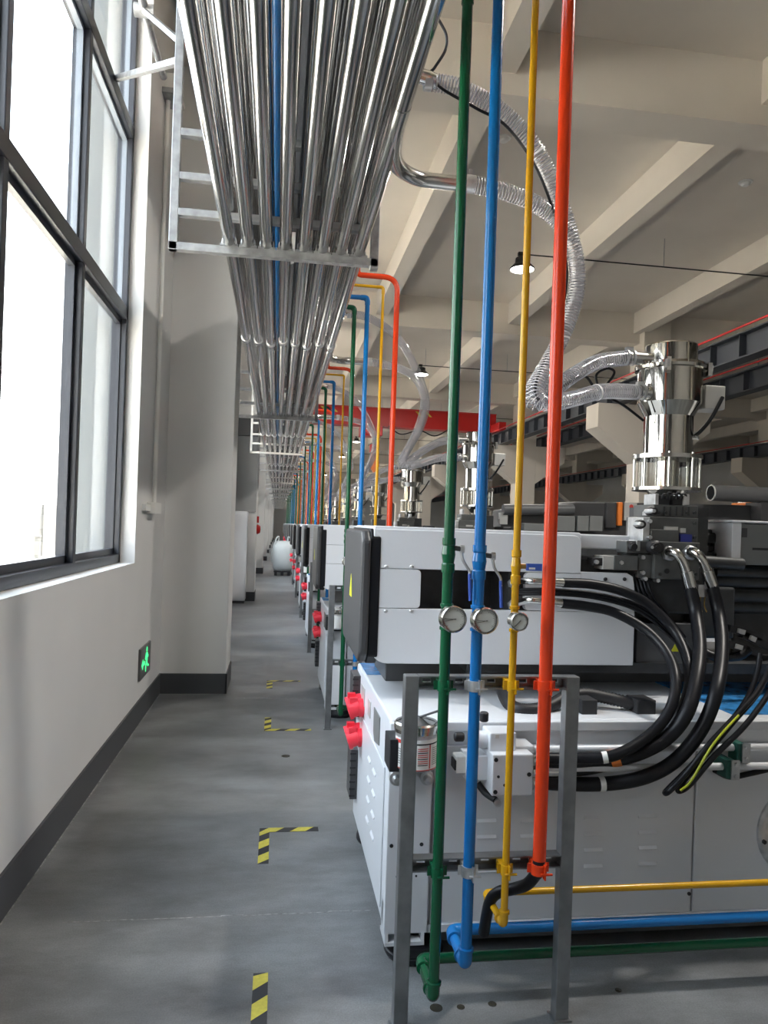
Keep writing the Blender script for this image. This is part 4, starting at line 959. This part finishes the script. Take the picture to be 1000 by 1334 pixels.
# valves and gauges
def valve(root, x, r, py, material, small=False):
    z = at(580, py, PY).z
    MB().lathe((x, PY, z), [(r, -.055), (r + .004, -.055), (r + .004, -.03), (r + .001, -.026), (r + .005, .0), (r + .001, .026), (r + .004, .03), (r + .004, .05), (r, .05)], 18).build('valve_body', material, root)
    if not small:
        st_ = MB().cyl((x + r, PY, z + .02), (x + r + .03, PY - .005, z + .016), .008, 10).build('valve_stem', 'dark_plate', root)
        MB().lathe((x + r + .024, PY - .004, z + .017), [(.013, -.006), (.013, .006), (0, .007)], 6, axis=(1, 0, 0)).build('stem_nut', 'zinc', st_)
        p0 = V((x + r + .022, PY - .005, z + .012)); lv = MB().tube(catmull([p0, p0 + V((.006, -.004, -.03)), p0 + V((.024, -.01, -.06)), p0 + V((.027, -.012, -.085))]), .0045, 8).build('lever', 'zinc', root)
        MB().tube([p0 + V((.025, -.011, -.068)), p0 + V((.030, -.012, -.15))], .0055, 8).build('lever_grip', 'lever_blue', lv)
    else:
        MB().cyl((x + r, PY, z), (x + r + .03, PY - .003, z), .008, 10).build('valve_stem', 'brass', root)
        MB().box(x + r + .018, x + r + .066, PY - .018, PY - .006, z - .012, z + .010).build('lever_grip', 'lever_blue', root)
        MB().box(x + r + .024, x + r + .044, PY - .0185, PY - .0175, z - .008, z - .002).build('grip_mark', 'label_white', root)
valve(gp_, .516, .0165, 722, 'green_paint'); valve(bp_, .613, .0175, 730, 'blue_paint'); valve(yp_, .730, .0112, 735, 'yellow_paint', True)
def gauge(root, x, r, px, py, R, two):
    c = at(px, py, PY - .05); c.y = PY - .055; ax = V((.08, -1, .0)).normalized()
    MB().cyl((x, PY, c.z), (c.x * .6 + x * .4, PY - r - .02, c.z), .010, 10).build('gauge_stem', root.name.split('_')[0] + '_paint', root)
    ring((x, PY, c.z + .035), (0, 0, 1), r, root, root.name.split('_')[0] + '_paint'); ring((x, PY, c.z - .035), (0, 0, 1), r, root, root.name.split('_')[0] + '_paint')
    g = MB().lathe(c, [(R * .9, -.022), (R * .97, -.018), (R * .97, .004), (R, .006), (R, .012), (R * .93, .0155), (R * .88, .0145), (R * .87, .010), (R * .87, .006)], 40, axis=ax).build('pressure_gauge', 'stainless', root)
    MB().lathe(c, [(R * .87, .006), (R * .87, .0095), (0, .0095)], 40, axis=ax).build('dial', 'dial_white', g)
    uu = V((0, 0, 1)); rr_ = V((0, 0, 1)).cross(ax); f = c + ax * .0100
    ti = MB()
    for k in range(27):
        an = math.radians(225 - k * 270 / 26); d = rr_ * math.cos(an) + uu * math.sin(an); l_ = .10 if k % 5 else .18
        ti.bar(f + d * R * (.80 - l_), f + d * R * .80, .0015, .0006)
    ti.build('scale_ticks', 'black_plastic', g)
    tr_ = MB()
    for k in range(12):
        an = math.radians((-55 if two else -20) - k * 5.5 - (60 if two else 0)); d = rr_ * math.cos(an) + uu * math.sin(an); tr_.bar(f + d * R * .76, f + d * R * .83, .003, .0006)
    if two: tr_.build('red_arc', 'label_red', g)
    rg = MB()
    for k in range(36):
        an = k * math.pi / 18; d = rr_ * math.cos(an) + uu * math.sin(an); e_ = rr_ * -math.sin(an) + uu * math.cos(an); rg.bar(f + d * R * .84 - e_ * R * .08, f + d * R * .84 + e_ * R * .08, .0014, .0005)
    rg.build('dial_ring', 'dark_plate', g)
    nd = MB()
    for an in ((192, 176) if two else (225,)):
        d = rr_ * math.cos(math.radians(an)) + uu * math.sin(math.radians(an)); nd.bar(f + ax * .001 - d * R * .18, f + ax * .001 + d * R * .66, .0022, .0008)
    nd.build('needle', 'black_plastic', g)
gauge(gp_, .516, .0165, 589, 806, .040, True); gauge(bp_, .613, .0175, 630, 808, .040, True); gauge(yp_, .730, .0112, 674, 809, .029, False)

# four mains above the rack feeding the drops
for colr, rr_ in (('green', .018), ('blue', .019), ('yellow', .013), ('orange', .021)):
    o = MB().cyl((MAINX[colr], -2.9, MAINZ), (MAINX[colr], 68, MAINZ), rr_, 12).build('supply_main', colr + '_paint', origin=(MAINX[colr], 0, MAINZ))
    tag(o, 'long %s supply main running above the pipe rack' % colr, 'pipe')
sup = None

# ------------------------------------------------------------------ repeats down the row
PITCH = 3.36; NM = 14
km = kidmap()
small = {'control_box', 'louvre', 'screw', 'screw_hole', 'bolt', 'bolt_hole', 'label_line', 'label_band', 'terminal_block', 'connector', 'signal_cable', 'cover_bolt', 'adjust_knob', 'valve_plug', 'slot', 'sticker', 'hose_label', 'scale_ticks', 'needle', 'red_arc', 'grip_mark', 'latch_lever', 'clip_screw', 'clamp_wing', 'clamp_bolt', 'body_groove', 'plug_cable', 'bracket_strap', 'hose_bracket', 'port_plug', 'clamp_ear', 'joint_ring', 'cable_tie', 'stem_nut', 'emblem'}
far = small | {'pipe_clamp', 'coolant_pipe', 'pipe_saddle', 'valve_block', 'manifold_block', 'hydraulic_hose', 'steel_elbow', 'looped_cable', 'earth_wire', 'black_cable', 'cable_sleeve', 'tie_rod', 'control_box', 'carriage_housing', 'corrugated_conduit', 'cable_gland', 'access_flange', 'valve_stem', 'lever', 'valve_body', 'name_plate', 'latch', 'hose_tail', 'spiral_wire', 'warning_sign', 'vent_cowl', 'corner_bracket', 'throat_casting'}

for k in range(1, NM):
    dv = (0, PITCH * k, 0); sk = small if k < 3 else far
    second = (k == 1)
    def lab(a, b): return a if second else b
    ROWL = 'at %s machine from the exit sign end of the row' % ORD[k]
    c = copy_tree(mach, dv, None, sk, km)
    if second: mach2 = c; ORG[c.name] = V(c.location)
    tag(c, lab('white moulding machine standing second in the row, dark end plate towards the aisle', 'white moulding machine with dark end plate, %s from the exit sign end of row' % ORD[k]), 'machine', None if second else 'moulding machines down the row')
    c = copy_tree(stand, dv, None, sk, km)
    tag(c, lab('galvanised channel stand at the taped corner before the second machine', 'galvanised channel pipe stand ' + ROWL), 'stand', None if second else 'pipe stands down the row')
    for nm, rt in (('green', gp_), ('blue', bp_), ('yellow', yp_), ('orange', op_)):
        c = copy_tree(rt, dv, None, sk, km)
        tag(c, lab('%s vertical pipe bending over to the rack before the second machine' % nm, '%s drop pipe %s' % (nm, ROWL)), 'pipe', None if second else '%s drop pipes down the row' % nm)
    c = copy_tree(hop, dv, None, sk, km)
    tag(c, lab('polished steel hopper loader on the second machine of the row', 'polished steel hopper loader ' + ROWL), 'hopper', None if second else 'hopper loaders down the row')
    for rt, a, b_ in ((hoseA, 'clear hose arching from the rack to the second hopper lid', 'upper clear hose '), (hoseB, 'lower clear hose from steel outlet to the second hopper', 'lower clear hose ')):
        c = copy_tree(rt, dv, None, sk if k > 4 else (sk - {'spiral_wire'}), km); tag(c, lab(a, b_ + ROWL), 'hose', None if second else b_.strip() + ' down the row')
    for rt, a, b_ in ((ou, 'bent stainless outlet feeding the lower hose of the second hopper', 'bent stainless rack outlet '), (ou2, 'stainless outlet feeding the upper hose of the second hopper', 'upper stainless rack outlet ')):
        c = copy_tree(rt, dv, None, sk, km); tag(c, lab(a, b_ + ROWL), 'pipe', None if second else b_.strip() + ' down the row')
km = None

# dark injection unit of the second machine, seen above the first machine's cover
IY = 6.55; iu = mach2
IZ = 1.50
a = at(652, 690, IY).x; b_ = at(788, 690, IY).x
MB().prism([(a, IZ), (at(990, 690, IY).x + .6, IZ), (at(990, 690, IY).x + .6, at(990, 657, IY).z), (at(750, 653, IY).x, at(750, 653, IY).z), (a + .02, at(660, 664, IY).z)], 'y', IY + .02, IY + .36).build('guard', 'dark_plate', mach2, bevel=.015)
for (px0, px1) in ((803, 809), (984, 993)):
    xa, xb = at(px0, 670, IY).x, at(px1, 670, IY).x; MB().box(xa, xb, IY - .03, IY + .40, at(px0, 685, IY).z, at(px0, 654, IY).z).build('orange_band', 'label_orange', iu, bevel=.01)
MB().pbox(789, 654, 803, 688, IY - .01, .35).build('band_backing', 'dark_plate', iu, bevel=.01)
MB().pbox(993, 655, 1040, 688, IY - .01, .35).build('end_cover', 'white_enamel', iu, bevel=.01)
pn = MB().pbox(813, 655, 829, 678, IY - .03, .05).build('notice_plate', 'plate_silver', iu)
MB().lathe(at(822, 660, IY - .031), [(.02, 0), (.02, .002), (.015, .002), (.015, .001)], 20, axis=(0, -1, 0)).build('notice_symbol', 'label_red', pn)
for (x0, x1) in ((722, 750), (752, 768), (768, 786)):
    MB().pbox(x0, 672, x1 - 1, 692, IY - .12, .12).build('junction_box', 'box_grey', iu, bevel=.006)
MB().pbox(682, 682, 722, 692, IY - .12, .12).build('junction_box', 'box_grey', iu, bevel=.006)
MB().cyl(at(655, 664, IY - .05), at(746, 664, IY - .05), .05, 20).build('cylinder', 'grey_enamel', iu)
MB().pbox(651, 668, 661, 683, IY - .06, .05).build('sticker', 'plate_silver', iu)
tb = MB(); cA, cB = at(925, 645, IY - .1), at(1060, 645, IY - .1); cA.z = cB.z = (cA.z + cB.z) / 2
tb.tube([cA, cB], .075, 28, False); tb.tube([cB, cA], .066, 28, False)
n_ = 28
ot = tb.build('open_tube', 'grey_enamel', iu)
MB().lathe(cA, [(.066, .0), (.075, -.0), (.076, .008), (.075, .01)], 28, axis=(1, 0, 0), caps=False).build('tube_rim', 'plate_silver', ot)
MB().box(cA.x + .5, cA.x + .6, IY - .14, IY + .1, IZ, cA.z - .07).build('tube_support', 'dark_plate', iu)
MB().box(1.9, 4.9, IY - .12, IY + .36, BZ, IZ).build('pedestal', 'castiron_grey', iu)

# second row of machines across the bay, seen as dark silhouettes and cabinets
for i, (x, y, w_, h_) in enumerate(((9.8, 11.0, 2.4, 1.75), (10.2, 16.5, 2.6, 1.8), (10.0, 22.0, 2.4, 1.75), (10.4, 28.0, 2.6, 1.8))):
    r = empty('distant_machine', (x, y, 0)); tag(r, 'dark grey moulding machine standing in the farther bay', 'machine', 'machines in the farther bay')
    MB().box(x, x + 3.4, y, y + 1.3, 0, .95).build('base_body', 'white_enamel', r, bevel=.01)
    MB().box(x + .3, x + .3 + w_, y + .2, y + 1.0, .95, h_).build('guard', 'dark_plate', r, bevel=.03)
    MB().box(x + w_ + .3, x + w_ + .5, y + .18, y + 1.02, .95, h_ + .03).build('orange_band', 'label_orange', r, bevel=.01)
    MB().lathe((x + 1.4, y + .6, h_), [(.12, 0), (.12, .4), (.16, .55), (.16, .8), (.13, .82), (.13, 1.0), (0, 1.01)], 20).build('hopper', 'mirror_steel', r)

# bulk bag on a pallet by the aisle
bg_y = 22.6
pal = empty('pallet', (.2, bg_y, 0)); tag(pal, 'black plastic pallet under the white bulk bag', 'pallet')
MB().box(-.08, .42, bg_y - .45, bg_y + .45, .10, .14).build('deck', 'black_plastic', pal)
for x in (-.06, .13, .33): MB().box(x, x + .08, bg_y - .44, bg_y + .44, 0, .10).build('runner', 'black_plastic', pal)
bag = empty('bulk_bag', (.18, bg_y, .14)); tag(bag, 'bulging white woven bulk bag standing beside the aisle', 'bag')
bm = MB(); n_ = 28; prof = [(.24, .14), (.30, .22), (.32, .45), (.33, .70), (.31, .90), (.27, .98), (.16, 1.03)]
vs_ = []; random.seed(3)
for (r, z) in prof:
    for j in range(n_):
        an = 2 * math.pi * j / n_; sq = 1 / max(abs(math.cos(an)), abs(math.sin(an))) ** .5; q = r * sq * (1 + .03 * math.sin(5 * an + z * 9) + random.uniform(-.012, .012))
        vs_.append((.18 + q * math.cos(an), bg_y + q * 1.25 * math.sin(an), z))
fs_ = [(i * n_ + j, i * n_ + (j + 1) % n_, (i + 1) * n_ + (j + 1) % n_, (i + 1) * n_ + j) for i in range(len(prof) - 1) for j in range(n_)]
bm.add(vs_, fs_, True); bm.add(vs_[-n_:], [tuple(range(n_))], True); bm.add(vs_[:n_], [tuple(range(n_ - 1, -1, -1))])
bm.build('sack', 'bag_white', bag)
for (sx_, sy_) in ((-1, -1), (1, -1), (1, 1), (-1, 1)):
    cx_, cy_ = .18 + sx_ * .25, bg_y + sy_ * .3
    MB().tube(catmull([(cx_, cy_, .85), (cx_ - sx_ * .03, cy_, 1.08), (cx_ - sx_ * .1, cy_ - sy_ * .08, 1.15), (cx_ - sx_ * .12, cy_ - sy_ * .14, 1.0)]), .02, 6).build('lifting_loop', 'bag_white', bag)
MB().tube(catmull([(.18 - .33, bg_y - .2, .8), (.18 - .35, bg_y - .1, .5), (.18 - .30, bg_y, .3)]), .012, 6).build('seam', 'bag_white', bag)
